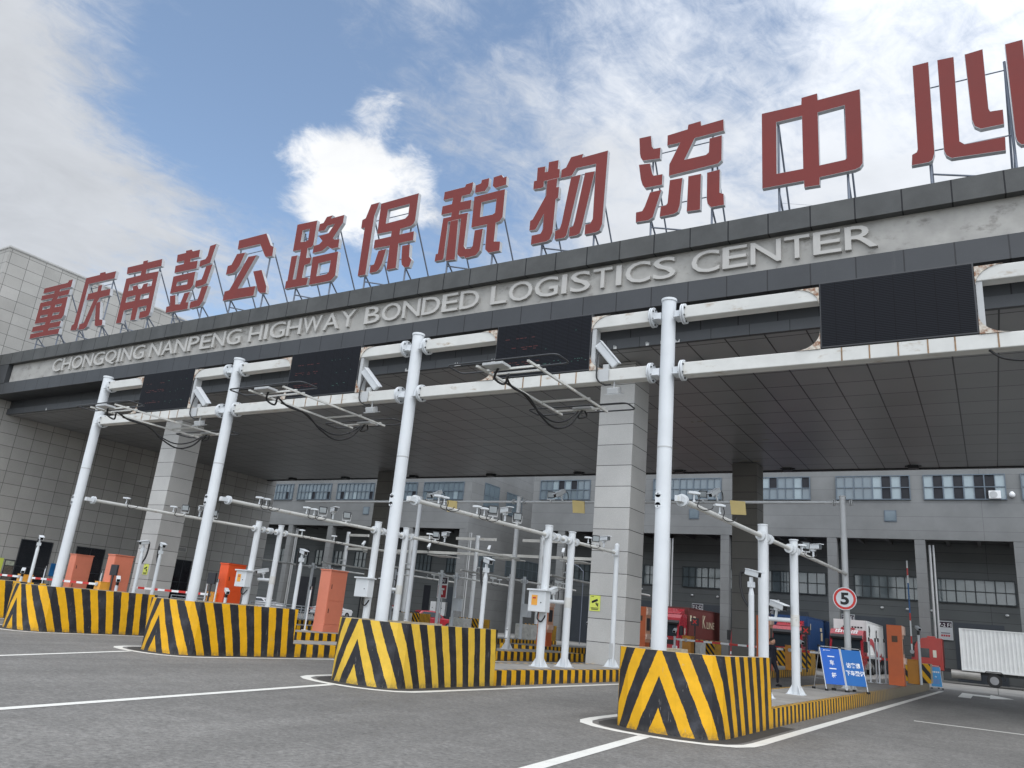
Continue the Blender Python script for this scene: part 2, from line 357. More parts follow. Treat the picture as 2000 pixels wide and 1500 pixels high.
g = MB(); g.quad([(-130,50.5,.004),(60,50.5,.004),(60,130,.004),(-130,130,.004)]); tag(g.build('yard_pavement', CPAD), kind='structure')

# traffic islands: centre line of island k at depth y
ISC = {-2:(-45.0,.14), -1:(-38.4,.12), 0:(-31.9,.12), 1:(-25.2,.10), 2:(-18.3,.075), 3:(-11.55,.045), 4:(-4.85,.03)}
ISE = {-2:33.5, -1:33.5, 0:33.5, 1:33.5, 2:33.5, 3:33.5, 4:46.4}
ICX = lambda k, y: ISC[k][0]+ISC[k][1]*(y-14)
PX = {0:-31.3, 1:-24.77, 2:-18.27, 3:-11.68, 4:-5.19}            # gantry posts at y = 14
AX = lambda k, y: PX[k]+.24+.052*(y-14)                          # line of the camera boom behind post k
NOSE = [(0,0),(.3,.02),(.6,.11),(.82,.27),(.93,.5),(.96,.8)]
def outline(k, grow, yend, y0=13.15):            # right side from nose to the end, world xy
    pts = []
    for x, y in NOSE: pts.append((ISC[k][0]+x*(1+grow/.96)+.001, y0-grow+y*(1+grow/.96)))
    y = y0+1.3
    while y < yend: pts.append((ICX(k, y)+.96+grow, y)); y += 1.5
    pts.append((ICX(k, yend)+.96+grow, yend)); return pts
def full_outline(k, grow, yend):
    r = outline(k, grow, yend)
    l = [(2*ICX(k, max(y, 14))-x if y > 14.2 else 2*ISC[k][0]-x, y) for x, y in r]
    return l[::-1]+r[1:]
m = MB()
for k in (0,1,2,3,4):                            # white outline round every island nose
    a = full_outline(k, .40, ISE[k]); b_ = full_outline(k, .60, ISE[k])
    for i in range(len(a)-1): m.quad([(*a[i],.006),(*a[i+1],.006),(*b_[i+1],.006),(*b_[i],.006)])
for k, sl_, w in ((4,-.063,.2),(3,-.16,.18),(2,-.36,.17),(1,-.5,.17)):       # lane lines running out towards the viewer
    x0, y0 = ISC[k][0], 12.58; y1 = -6; x1 = x0+sl_*(y1-y0)
    m.quad([(x0-w/2,y0,.006),(x0+w/2,y0,.006),(x1+w/2,y1,.006),(x1-w/2,y1,.006)])
m.quad([(-1.9,23.55,.006),(-1.9,23.75,.006),(1.8,23.95,.006),(1.8,23.75,.006)])                # worn dash
m.quad([(-1.55,41.6,.012),(-1.05,41.6,.012),(-1.05,47,.012),(-1.55,47.4,.012)]); m.quad([(-1.05,45.0,.012),(-.35,45.0,.012),(-.35,47,.012),(-1.05,47,.012)]); m.quad([(-.35,43.4,.012),(.62,46.0,.012),(-.35,48.6,.012)])
for x in (-20, -26): m.quad([(x,52,.012),(x+.15,52,.012),(x+.15,58,.012),(x,58,.012)])
tag(m.build('road_markings', PAINT), kind='structure')
FOOTSHADE = mat('barrier_foot_shade', (.045,.043,.04), .9, var=.3, vscale=6)  # dark strip that paints the contact shadow round each barrier foot
m = MB()
for k in (0,1,2,3,4):
    a = full_outline(k, .0, 17.2); b_ = full_outline(k, .3, 17.2)
    for i in range(len(a)-1): m.quad([(*a[i],.003),(*a[i+1],.003),(*b_[i+1],.003),(*b_[i],.003)])
tag(m.build('painted_foot_shade', FOOTSHADE), kind='structure')

CHEV = stripes('chevron_paint', 'chevron', .44); KERB = stripes('kerb_paint', 'kerb', .44); KERB4 = stripes('kerb_paint_fine', 'kerb', .34, fade=(11, 22))
DIAG = stripes('slanted_paint', 'diag', .3); FINE = stripes('fine_upright_paint', 'kerb', .16)
ISLT = mat('island_paving', (.30,.285,.26), .85, var=.2, vscale=1.2, bump=.3, dirt=(.42,.33,.16), dirt_amt=.12, dirt_scale=(2,2,2))
def ring_len(p):
    s = [0]
    for i in range(1, len(p)): s.append(s[-1]+math.hypot(p[i][0]-p[i-1][0], p[i][1]-p[i-1][1]))
    return s
def skin(mb, pts, sv, z0, z1, mi):
    for i in range(len(pts)-1):
        mb.uv[len(mb.f)] = [(sv[i],z0),(sv[i+1],z0),(sv[i+1],z1),(sv[i],z1)]
        mb.quad([(*pts[i],z0),(*pts[i+1],z0),(*pts[i+1],z1),(*pts[i],z1)], mi)
ISLAB = {-2:'low kerbed island hidden at the far left of the gate', -1:'kerbed island around the left front pillar', 0:'kerbed island behind the leftmost striped barrier',
         1:'kerbed island carrying the tall peach cabinet with two doors', 2:'kerbed island behind the second barrier from the right, third in the row', 3:'striped-kerb island running into the big front pillar',
         4:'long striped-kerb island with the blue boards and speed sign'}
H = .35
for k in ISC:
    o = full_outline(k, -.015, ISE[k]); n = len(o); mid = len(outline(k, 0, ISE[k]))-1
    sv = ring_len(o); s0 = sv[mid]; sv = [abs(x-s0) for x in sv]
    inn = full_outline(k, -.16, ISE[k]-.15)[:n]
    root = thing('traffic_island', (ISC[k][0], 13.2, 0), ISLAB[k], 'traffic island', 'kerbed lane islands under the gate')
    mb = MB(); skin(mb, o, sv, 0, H, 0)
    for i in range(n-1):
        mb.uv[len(mb.f)] = [(sv[i],.3),(sv[i+1],.3),(sv[i+1],.45),(sv[i],.45)]
        mb.quad([(*o[i],H),(*o[i+1],H),(*inn[i+1],H),(*inn[i],H)], 0)
    mb.uv[len(mb.f)] = [(0,0)]*4; mb.quad([(*o[0],0),(*o[0],H),(*o[-1],H),(*o[-1],0)], 0)
    mb.build('kerb', KERB4 if k == 4 else KERB, root, fix=False)
    t = MB(); t.quad([(x,y,H+.003) for x, y in inn]+[]); t.build('paving', ISLT, root, fix=False)

# striped concrete barrier on each nose
BLAB = {0:'striped barrier at the left picture edge, mostly hidden by its neighbour', 1:'striped barrier far left with scuffed black bands, in front of the first white post',
        2:'striped barrier in front of the second white post from the left', 3:'paler worn striped barrier in front of the third white post from the left', 4:'nearest and largest striped barrier, bright yellow and black, on the right'}
BH = 1.3; BE = {0:17.0, 1:17.0, 2:16.8, 3:17.0, 4:16.6}
CAPC = mat('barrier_cap_concrete', (.40,.34,.24), .85, var=.25, vscale=6, bump=.3)
CHEVW = stripes('worn_chevron_paint', 'chevron', .44, yel=srgb(222,182,62))
for k in range(5):
    o = full_outline(k, 0, BE[k]); sv = ring_len(o); mid = len(outline(k, 0, BE[k]))-1; s0 = sv[mid]; sv = [x-s0 for x in sv]
    inn = full_outline(k, -.22, BE[k])[:len(o)]
    root = thing('striped_barrier', (ISC[k][0], 13.15, 0), BLAB[k], 'barrier', 'yellow and black barriers on the island noses')
    mb = MB(); skin(mb, o, sv, .0, BH, 0)
    e = len(o)
    for a, b_ in ((o[0], inn[0]), (inn[-1], o[-1])):
        mb.uv[len(mb.f)] = [(3.9,0),(4.1,0),(4.1,BH),(3.9,BH)]; mb.quad([(*a,0),(*b_,0),(*b_,BH),(*a,BH)], 0)
    mb.build('painted_wall', CHEVW if k == 3 else CHEV, root, fix=False)
    c = MB()
    for i in range(e-1):
        c.quad([(*o[i],BH),(*o[i+1],BH),(*inn[i+1],BH),(*inn[i],BH)]); c.quad([(*inn[i],H),(*inn[i+1],H),(*inn[i+1],BH),(*inn[i],BH)])
    c.build('concrete_cap', CAPC, root)

# ================================================================ the gate building
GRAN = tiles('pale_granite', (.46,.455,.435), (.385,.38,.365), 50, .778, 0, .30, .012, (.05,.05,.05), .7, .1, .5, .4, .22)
GRANW = tiles('wing_granite', (.40,.39,.365), (.33,.322,.30), 1.12, .778, 32.02-1.12*40, 10.14-.778*20, .012, (.05,.05,.05), .7, .1, .35, .35, .12, .25, (.25,.245,.235))
DARKG = tiles('dark_granite', (.038,.041,.045), (.033,.036,.040), 1.30, 50, -17.0, -3, .022, (.006,.006,.008), .45, .12, .8, .45, .1, .22, (.12,.12,.115))
DARKU = mat('dark_underside', (.022,.023,.027), .55, var=.15)
STRIP = mat('stained_render', (.35,.342,.32), .9, var=.16, vscale=1.3, bump=.35, bscale=12, dirt=(.16,.15,.135), dirt_amt=.34, dirt_scale=(1.5,1.5,2.2), space='World')
SOFF = tiles('ceiling_panels', (.30,.305,.31), (.265,.27,.275), 1.323, 1.83, -3.11, 28.51, .026, (.012,.012,.012), .36, .06, .3, .5, .03)
gate = thing('gate_building', (-11.5, 24.5, 0), 'wide grey gate building with a deep canopy, dark granite bands and raised grey English letters', 'building')
X0, X1, ZS = -53.69, 46.0, 11.32
m = MB(); m.box(X0, X1, 24.52, 46.8, ZS, ZS+.12); m.build('canopy_ceiling', SOFF, gate)
m = MB(); m.box(X0, X1, 24.35, 24.52, ZS-.01, 11.68); m.build('lower_fascia', tiles('dark_granite_low', (.065,.07,.076), (.055,.06,.066), 1.30, 50, -16.6, -3, .012, (.008,.008,.01), .45, .12, .8, .45, .1), gate)
m = MB(); m.box(X0, X1, 24.45, 24.9, 11.68, 12.24); m.box(X0, X1, 23.5, 24.5, 12.205, 12.4); m.build('recess_panel', [DARKG], gate)
m = MB(); m.box(X0+.0, X1, 23.05, 23.5, 12.2, 12.94); m.build('fascia_band', DARKG, gate)
m = MB(); m.box(X0, X1, 23.0, 24.0, 14.19, 14.93); m.build('parapet_band', tiles('weathered_granite', (.078,.080,.078), (.064,.067,.067), 1.30, 50, -16.95, -3, .022, (.006,.006,.008), .6, .2, 1.1, .3, .15, .35, (.15,.14,.115)), gate)
m = MB(); m.box(X0+1.5, X1, 23.3, 23.9, 12.94, 14.19); m.build('lettering_strip', STRIP, gate)
m = MB(); m.box(X0, X0+1.5, 23.02, 23.9, 12.94, 14.19); m.build('strip_end_frame', DARKG, gate)
m = MB(); m.box(X0, X1, 24.0, 46.8, 14.2, 14.6); m.box(X0, X1, 46.6, 46.95, ZS-.02, 14.6); m.box(X0, X1, 46.95, 47.2, ZS+.05, ZS+.35); m.build('roof_slab', mat('roof_concrete', (.3,.3,.29), .85), gate)
m = MB(); m.box(X0, X1, 46.45, 46.62, ZS-.07, ZS+.02); m.build('rear_drip_edge', DARKM, gate)
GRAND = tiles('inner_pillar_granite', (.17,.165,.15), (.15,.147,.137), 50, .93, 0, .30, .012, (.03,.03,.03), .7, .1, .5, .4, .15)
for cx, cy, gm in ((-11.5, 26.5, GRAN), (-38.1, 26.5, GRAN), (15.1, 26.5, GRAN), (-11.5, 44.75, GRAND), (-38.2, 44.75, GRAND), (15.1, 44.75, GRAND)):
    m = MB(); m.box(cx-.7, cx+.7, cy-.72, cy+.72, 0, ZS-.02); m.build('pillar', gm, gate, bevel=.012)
for x in (-50, -44, -37, -30, -23, -16, -9.5, -3, 3.5, 10):      # fittings along the rear edge and near the front
    m = MB(); m.box(x-.25, x+.25, 45.7, 46.2, ZS-.16, ZS); m.box(x-.4, x+.4, 45.85, 46.05, ZS-.05, ZS); m.build('ceiling_fitting', DARKM, gate)
for x, y in ((-8.6, 26.6), (-45.5, 26.3), (-22, 26.5)):
    m = MB(); m.box(x-.3, x+.3, y-.12, y+.12, ZS-.14, ZS-.03, 0); m.box(x-.26, x+.26, y-.10, y+.10, ZS-.155, ZS-.14, 1); m.build('ceiling_lamp', [DARKM, GREYP], gate)
random.seed(3)
PATCH = mat('loose_pale_patch', (.36,.34,.29), .8, var=.2)
m = MB()
for i in range(12):                              # chipped spots and loose joint strips of the ceiling
    x = random.uniform(-16, -9); y = random.uniform(34, 45); a = random.uniform(.1,.5); m.box(x, x+a, y, y+random.uniform(.05,.22), ZS-.012, ZS-.002)
m.build('ceiling_damage', PATCH, gate)
FOAM = mat('white_filler', (.62,.63,.62), .9, var=.2, vscale=9)
for (x, w) in ((-9.3,.7),(-16.4,.3),(-18.2,.3),(-20.8,.45),(-11.1,.12),(-9.85,.12),(-43.3,.2),(-49,.1)):
    m = MB(); n = 9; top = [(x+w*i/n, ZS-.012+.09+.06*math.sin(i*2.1)+.03*math.cos(i*5)) for i in range(n+1)]
    m.prism([(x, ZS-.014), (x+w, ZS-.014)]+top[::-1], lambda u, v, d: (u, d, v), 24.33, 24.35)
    m.build('joint_filler', FOAM, gate)
# raised English letters, one mesh each
LET = mat('letter_grey', (.43,.42,.395), .55, var=.06)
ADV = {'I':.36,'M':1.0,'W':1.1,'L':.72,'E':.78,'T':.74,'S':.8,'R':.86,'P':.8,'B':.84,'Y':.82,'A':.9,'N':.9,'H':.88,'D':.9,'G':.96,'O':1.0,'C':.9,'Q':1.0}
for wd, xa, xb in (('CHONGQING',-47.3,-38.2),('NANPENG',-37.83,-30.48),('HIGHWAY',-30.0,-23.0),('BONDED',-22.56,-16.46),('LOGISTICS',-16.01,-8.35),('CENTER',-7.9,-2.03)):
    tot = sum(ADV[c] for c in wd); x = xa; sc = (xb-xa)/tot
    for c in wd:
        a = ADV[c]*sc; g_ = .09*sc
        if c == 'I': w = a*.5; xx = x+a*.25
        else: w = a-g_; xx = x+g_/2
        zb, hh = (13.27, .78) if c not in 'OCGSQ' else (13.255, .81)
        if c == 'Q': zb -= .05; hh += .05
        text_mesh(c, 'raised_letter', LET, gate, (xx, 23.24, zb), (1,0,0), (0,0,1), w, hh, .12, 0, .004 if c != 'I' else 0)
        x += a

# ---------------------------------------------------------------- the stone wing on the left
wing = thing('wing_building', (-60, 34.6, 0), 'tall stone-clad wing on the left with dark windows, joining the canopy', 'building')
m = MB(); m.box(-75, -53.7, 21.76, 47.55, 0, 22.05); m.build('wall', GRANW, wing)
m = MB(); m.box(-75.1, -53.66, 21.72, 47.6, 22.05, 22.2); m.build('coping', GRAN, wing)
DGL = mat('dark_window_glass', (.012,.014,.018), .12, spec=.6)
FR = mat('dark_window_frame', (.03,.033,.038), .4)
for y0, y1, z0, z1 in ((27.35,29.45,.3,3.75), (31.1,33.2,.3,3.73), (38.95,40.5,.0,3.7)):
    m = MB(); x = -53.7
    m.box(x-.05, x+.03, y0, y0+.06, z0, z1); m.box(x-.05, x+.03, y1-.06, y1, z0, z1); m.box(x-.05, x+.03, y0+.06, y1-.06, z1-.06, z1)
    m.box(x-.05, x+.025, (y0+y1)/2-.03, (y0+y1)/2+.03, z0, z1-.06); m.box(x-.05, x+.025, y0+.06, (y0+y1)/2-.03, 2.0, 2.06); m.box(x-.05, x+.025, (y0+y1)/2+.03, y1-.06, 2.0, 2.06)
    f = m.build('door' if z0 == 0 else 'window', FR, wing)
    p = MB(); p.box(x-.05, x+.008, y0+.06, y1-.06, z0, z1-.06); p.build('pane', DGL, f)
m = MB(); m.box(-53.72,-53.66,38.94,39.79,4.3,4.62,0)
for i in range(5): m.box(-53.66,-53.652,39.0,39.73,4.33+i*.055,4.36+i*.055,1)
m.build('vent_grille', [WHITED, DARKM], wing)
def flat(name, x, y0, y1, z0, z1, m_, label, cat): return tag(MB().box(x, x+.03, y0, y1, z0, z1).build(name, m_, origin=(x, y0, z0)), label, cat)
YSG = mat('lime_yellow_sheet', srgb(205,214,92), .5, var=.05); BLUSH = mat('blue_poster_sheet', srgb(30,110,170), .5, var=.3, vscale=3)
flat('poster', -53.69, 25.6, 26.6, .9, 2.42, YSG, 'yellow-green standing poster on the wing wall at the left picture edge', 'poster')
nb = thing('notice_board', (-53.69, 26.72, 1.0), 'small notice board with a pale landscape picture left of the dark window', 'notice board')
MB().box(-53.69,-53.65,26.7,27.3,1.0,2.35).build('frame', DARKM, nb); MB().box(-53.65,-53.64,26.74,27.27,2.02,2.3).build('picture', mat('pale_picture', (.4,.42,.33), .6, var=.5, vscale=6), nb); MB().box(-53.65,-53.64,26.74,27.27,1.05,1.97).build('notes', mat('brown_notes', (.12,.10,.08), .7, var=.5, vscale=9), nb)
flat('poster', -53.69, 29.64, 29.95, 1.6, 2.42, BLUSH, 'blue and green poster on the wing wall beside the first dark window', 'poster')

# ---------------------------------------------------------------- the warehouse behind
WALLU = tiles('warehouse_render', (.208,.213,.211), (.192,.197,.195), 90, 1.05, 0, .1, .012, (.12,.12,.125), .85, .16, .28, .3, .1, .2, (.30,.30,.31))
WALLL = tiles('warehouse_dark_cladding', (.118,.125,.124), (.109,.116,.115), 90, .72, 0, .1, .012, (.035,.035,.037), .7, .08, .4, .35, .08)
WFR = mat('blue_grey_frame', (.10,.13,.16), .45); WGL = mat('sky_tint_glass', (.135,.175,.20), .10, var=.14, vscale=.6, spec=.8)  # the sky's reflection is put into the pane colours, here and below
WGL2 = mat('sky_tint_glass_light', (.26,.325,.35), .12, var=.08, spec=.8); WOPEN = mat('open_window_dark', (.006,.007,.012), .6)
LGL = mat('lower_dark_glass', (.11,.135,.145), .05, var=.2, vscale=.5, spec=1.0); LFR = mat('lower_dark_frame', (.03,.04,.045), .4)
SHUT = mat('roller_shutter', (.055,.065,.078), .5, var=.08)
random.seed(11)
def window(parent, x0, x1, z0, z1, yf, cols, frame, glass, opens=(), lights=(), t=.07):
    m = MB(); m.box(x0,x1,yf,yf+.14,z0,z0+t); m.box(x0,x1,yf,yf+.14,z1-t,z1); zm = (z0+z1)/2
    m.box(x0,x0+t,yf,yf+.14,z0+t,z1-t); m.box(x1-t,x1,yf,yf+.14,z0+t,z1-t)
    w = (x1-x0)/cols
    for i in range(1, cols): m.box(x0+i*w-t/2*(1.3 if i % 2 == 0 else .7), x0+i*w+t/2*(1.3 if i % 2 == 0 else .7), yf+.01, yf+.12, z0+t, z1-t)
    m.box(x0+t, x1-t, yf+.02, yf+.11, zm-t/2, zm+t/2)
    f = m.build('window', frame, parent)
    p = MB()
    for i in range(cols):
        for j, (a, b_) in enumerate(((z0+t, zm-t/2), (zm+t/2, z1-t))):
            mi = 1 if (i, j) in opens else 2 if (i, j) in lights else 0
            d = .09+.012*((i+j) % 2)
            p.quad([(x0+i*w+.02,yf+d,a),(x0+(i+1)*w-.02,yf+d,a),(x0+(i+1)*w-.02,yf+d,b_),(x0+i*w+.02,yf+d,b_)], mi)
    p.build('panes', [glass, WOPEN, WGL2], f)
    return f
def warehouse(x0, x1, label, pillars, uppers, lowers, doors, yf=66, yl=70, side=None):
    w = thing('warehouse', ((x0+x1)/2, yf, 0), label, 'warehouse')
    MB().box(x0, x1, yf, yf+.3, 9.95, 18.4).build('upper_wall', WALLU, w)
    MB().box(x0, x1, yl, yl+30, 0, 18.4).build('lower_wall', WALLL, w)
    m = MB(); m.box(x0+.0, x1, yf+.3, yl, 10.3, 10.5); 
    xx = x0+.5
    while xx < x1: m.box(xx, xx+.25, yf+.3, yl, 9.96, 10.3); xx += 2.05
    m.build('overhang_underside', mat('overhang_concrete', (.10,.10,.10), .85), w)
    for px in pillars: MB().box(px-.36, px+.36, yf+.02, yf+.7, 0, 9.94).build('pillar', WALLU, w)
    for px in pillars[::2]:
        m = MB(); m.cyl((px+.6,yf+.5,0),(px+.6,yf+.5,9.6),.09); m.cyl((px+.85,yf+.5,0),(px+.85,yf+.5,9.6),.07); m.build('downpipe', GREYP, w)
    for a in uppers: window(w, a[0], a[1], 12.92, 14.83, yf-.14, a[2], WFR, WGL, a[3] if len(a) > 3 else (), a[4] if len(a) > 4 else ())
    for a in lowers: window(w, a[0], a[1], 5.68, 7.5, yl-.16, 8, LFR, LGL)
    for a, b_, kind in doors:
        m = MB(); m.box(a, b_, yl-.03, yl+.02, 0, 4.25, 0)
        if kind == 's':
            for i in range(28): m.box(a+.05, b_-.05, yl-.05, yl-.03, .05+i*.15, .15+i*.15, 0)
        m.build('roller_door' if kind == 's' else 'doorway', SHUT if kind == 's' else WOPEN, w)
    return w
O4 = ((1,1),(5,1),(5,0)); 
WR = warehouse(-37.9, 60, 'long grey warehouse behind the trucks, with blue-grey window rows and dock doors', (-34.5,-30.4,-24.5,-18.9,-16.3,-10.4,-4.2,2.1,8.4,14.6),
    [(-37.1,-31.7,8,((3,1),(5,1)),((2,1),(4,1),(2,0))),(-28.7,-26.3,4),(-25.4,-19.2,10),(-17.1,-11.9,8,((3,1),(7,1)),((6,1),(2,1),(6,0))),(-9.95,-4.6,8,((5,1),(7,1),(5,0),(7,0)),((4,1),(6,1),(4,0),(6,0))),
     (-3.72,1.62,8,((1,1),(3,1),(5,1),(6,1),(1,0),(3,0),(5,0),(6,0)),((0,1),(2,1),(4,1),(7,1),(0,0),(2,0),(4,0),(7,0))),(2.55,7.9,8),(8.8,14.2,8)],
    [(-36.6,-32),(-30,-25.2),(-23.85,-19.1),(-17.4,-11.55),(-9.4,-4.45),(-3.5,1.7),(2.8,8)],
    [(-35.6,-32,'s'),(-29,-26,'s'),(-21.9,-18.9,'s'),(-15.6,-13.0,'s'),(-9.7,-6.5,'s'),(-2.5,.75,'s'),(4,7.2,'s')])
WLF = warehouse(-110, -45.6, 'left warehouse behind the gantries, its end wall turned to the right', (-45.95,-52.8,-57.8,-64.4,-70.8,-76.8,-83,-89),
    [(-51.5,-46.25,8,(),((6,0),)),(-57.6,-52.4,8,((7,0),),()),(-64.1,-58.5,9,((1,0),(8,0)),((2,0),(4,0))),(-70.5,-65.05,9,((4,0),(8,0)),((3,0),)),(-76.5,-71.3,9,((7,0),),()),(-83,-77.3,9)],
    [(-50.3,-46.6),(-56.6,-52.4),(-63.6,-58.6),(-70,-65),(-76.5,-71.2)],
    [(-49.9,-47.3,'s'),(-53.0,-52.1,'o'),(-62,-58.6,'o'),(-72.1,-69.3,'o'),(-67.5,-64.4,'s')])
# end wall of the left block, running back
MB().box(-45.6, -45.3, 66, 112, 0, 18.4).build('end_wall', WALLU, WLF)
for y0, y1, z0, z1 in ((68.4,71.4,12.7,15.2),(73,76.4,12.5,15.0),(79,84.5,12.3,14.9),(68.6,71.6,6.1,8.0),(74,82,6.0,8.0),(88,95,6.0,8.0)):
    m = MB(); n = max(2, int((y1-y0)/1.0))
    m.box(-45.3,-45.24,y0,y1,z0,z0+.07); m.box(-45.3,-45.24,y0,y1,z1-.07,z1)
    for i in range(n+1): yy = y0+(y1-y0-.08)*i/n; m.box(-45.3,-45.24,yy,yy+.08,z0+.07,z1-.07)
    m.box(-45.3,-45.25,y0,y1,(z0+z1)/2-.04,(z0+z1)/2+.04)
    f = m.build('window', WFR, WLF); MB().box(-45.3,-45.27,y0+.05,y1-.05,z0+.05,z1-.05).build('pane', LGL if z0 < 10 else WGL, f)
for x, z in ((-6.1,11.68), (-59.3,11.7), (-21.6,11.7)):
    m = MB(); m.box(x-.43, x+.43, 65.94, 66.02, z-.43, z+.43); f = m.build('window', WFR, WLF if x < -45 else WR); MB().box(x-.36,x+.36,65.925,65.94,z-.36,z+.36).build('pane', WGL, f)
for x in (-22.9,-20.6,-17.6,-15.4,-7.4,-5.6,1.0,-3.9,3.4):
    m = MB(); m.sph((x,69.85,5.0),.13,0,8,5,.7); m.cyl((x,69.97,5.03),(x,69.85,5.03),.05); m.build('dock_lamp', PAPER, WR)
ac = thing('air_conditioner', (.75,65.9,12.95), 'white air conditioner outdoor unit set in the window with open sashes', 'air conditioner')
m = MB(); m.box(.5,1.25,65.62,65.95,12.97,13.55); m.build('case', PAPER, ac, bevel=.03); m = MB(); m.cyl((.8,65.62,13.26),(.8,65.59,13.26),.25,n=20); m.build('fan_grille', GREYP, ac)
dc = thing('dome_camera', (1.95,65.9,13.0), 'small white dome camera on the warehouse wall right of the open window', 'security camera')
MB().cyl((1.95,65.8,13.5),(1.95,65.8,13.3),.08,.2).sph((1.95,65.8,13.27),.2,0,12,8).build('dome', PAPER, dc)
# dock number boards and notices
PLUM = mat('dark_plum_board', srgb(48,30,46), .5, var=.05); TXT = mat('white_lettering', (.8,.8,.8), .5, var=.02); REDT = mat('red_lettering', srgb(178,42,52), .5, var=.05); REDB = mat('red_board', srgb(160,28,40), .5, var=.06); INK = mat('black_lettering', (.012,.012,.014), .6)
def dock_sign(x, t, lower, label):
    r = thing('dock_sign', (x, 69.9, 2.9), label, 'sign', 'dock number boards on the warehouse wall')
    MB().box(x-.5, x+.5, 69.88, 69.94, 2.92, 4.3).build('board', mat('pale_board', (.55,.57,.58), .5, var=.05), r)
    MB().box(x-.46, x+.46, 69.87, 69.88, 3.84, 4.24).build('number_field', PLUM, r)
    text_mesh(t, 'number', TXT, r, (x, 69.865, 4.0), (1,0,0), (0,0,1), .84, .27, .008, 0, .02, True)
    if lower:
        MB().box(x-.3, x+.3, 69.872, 69.88, 3.38, 3.46).build('notice_line', mat('grey_ink', (.2,.2,.22), .6), r)
        for i in range(4): MB().box(x-.3+i*.155, x-.18+i*.155, 69.872, 69.88, 3.16, 3.3).build('notice_mark', REDT, r)
    return r
dock_sign(-3.1, '7-2 F1', True, 'white dock board reading 7-2 F1 above the red side-on truck')
dock_sign(-22.4, '7-2 C1', False, 'white dock board reading 7-2 C1 above the brown container')
dock_sign(-16.35, '7-2 D1', False, 'dock board reading D1, half hidden behind a white post')
dock_sign(-9.95, '7-2 E1', False, 'dock board hidden behind the speed sign pole, only its edge showing')
dock_sign(-55.4, '7-2', True, 'pale dock board on the left warehouse behind the third gantry post')
r = thing('wall_cabinet', (-51.2, 69.9, 1.3), 'left one of two white wall cabinets behind the red car', 'cabinet', 'white wall cabinets'); MB().box(-51.6,-50.9,69.6,69.95,1.2,2.6).build('case', PAPER, r); MB().box(-51.35,-51.28,69.58,69.6,1.9,2.0).build('lock', DARKM, r)
copy_tree(r, (-49.95,69.9,1.3), label='right one of two white wall cabinets behind the red car')
hb = thing('hose_box', (-67.6,69.9,1.6), 'small white and red fire hose box on the left warehouse wall', 'fire box', 'red and white fire boxes'); MB().box(-67.9,-67.0,69.7,69.95,1.7,2.7).build('case', PAPER, hb); MB().box(-67.75,-67.15,69.68,69.7,1.9,2.5).build('red_label', REDB, hb)
copy_tree(hb, (-56.9,69.9,1.4), label='small red fire box low on the wall right of the peach cabinet')
hs = thing('hose_sign', (-64.9,69.9,3), 'red and white dock notice partly behind a grey pillar of the left warehouse', 'sign'); MB().box(-65.4,-64.5,69.85,69.93,2.2,4.2).build('board', PAPER, hs); MB().box(-65.34,-64.56,69.84,69.85,2.25,3.4).build('red_field', REDB, hs); MB().box(-65.34,-64.56,69.84,69.85,3.55,4.15).build('number_field', PLUM, hs)
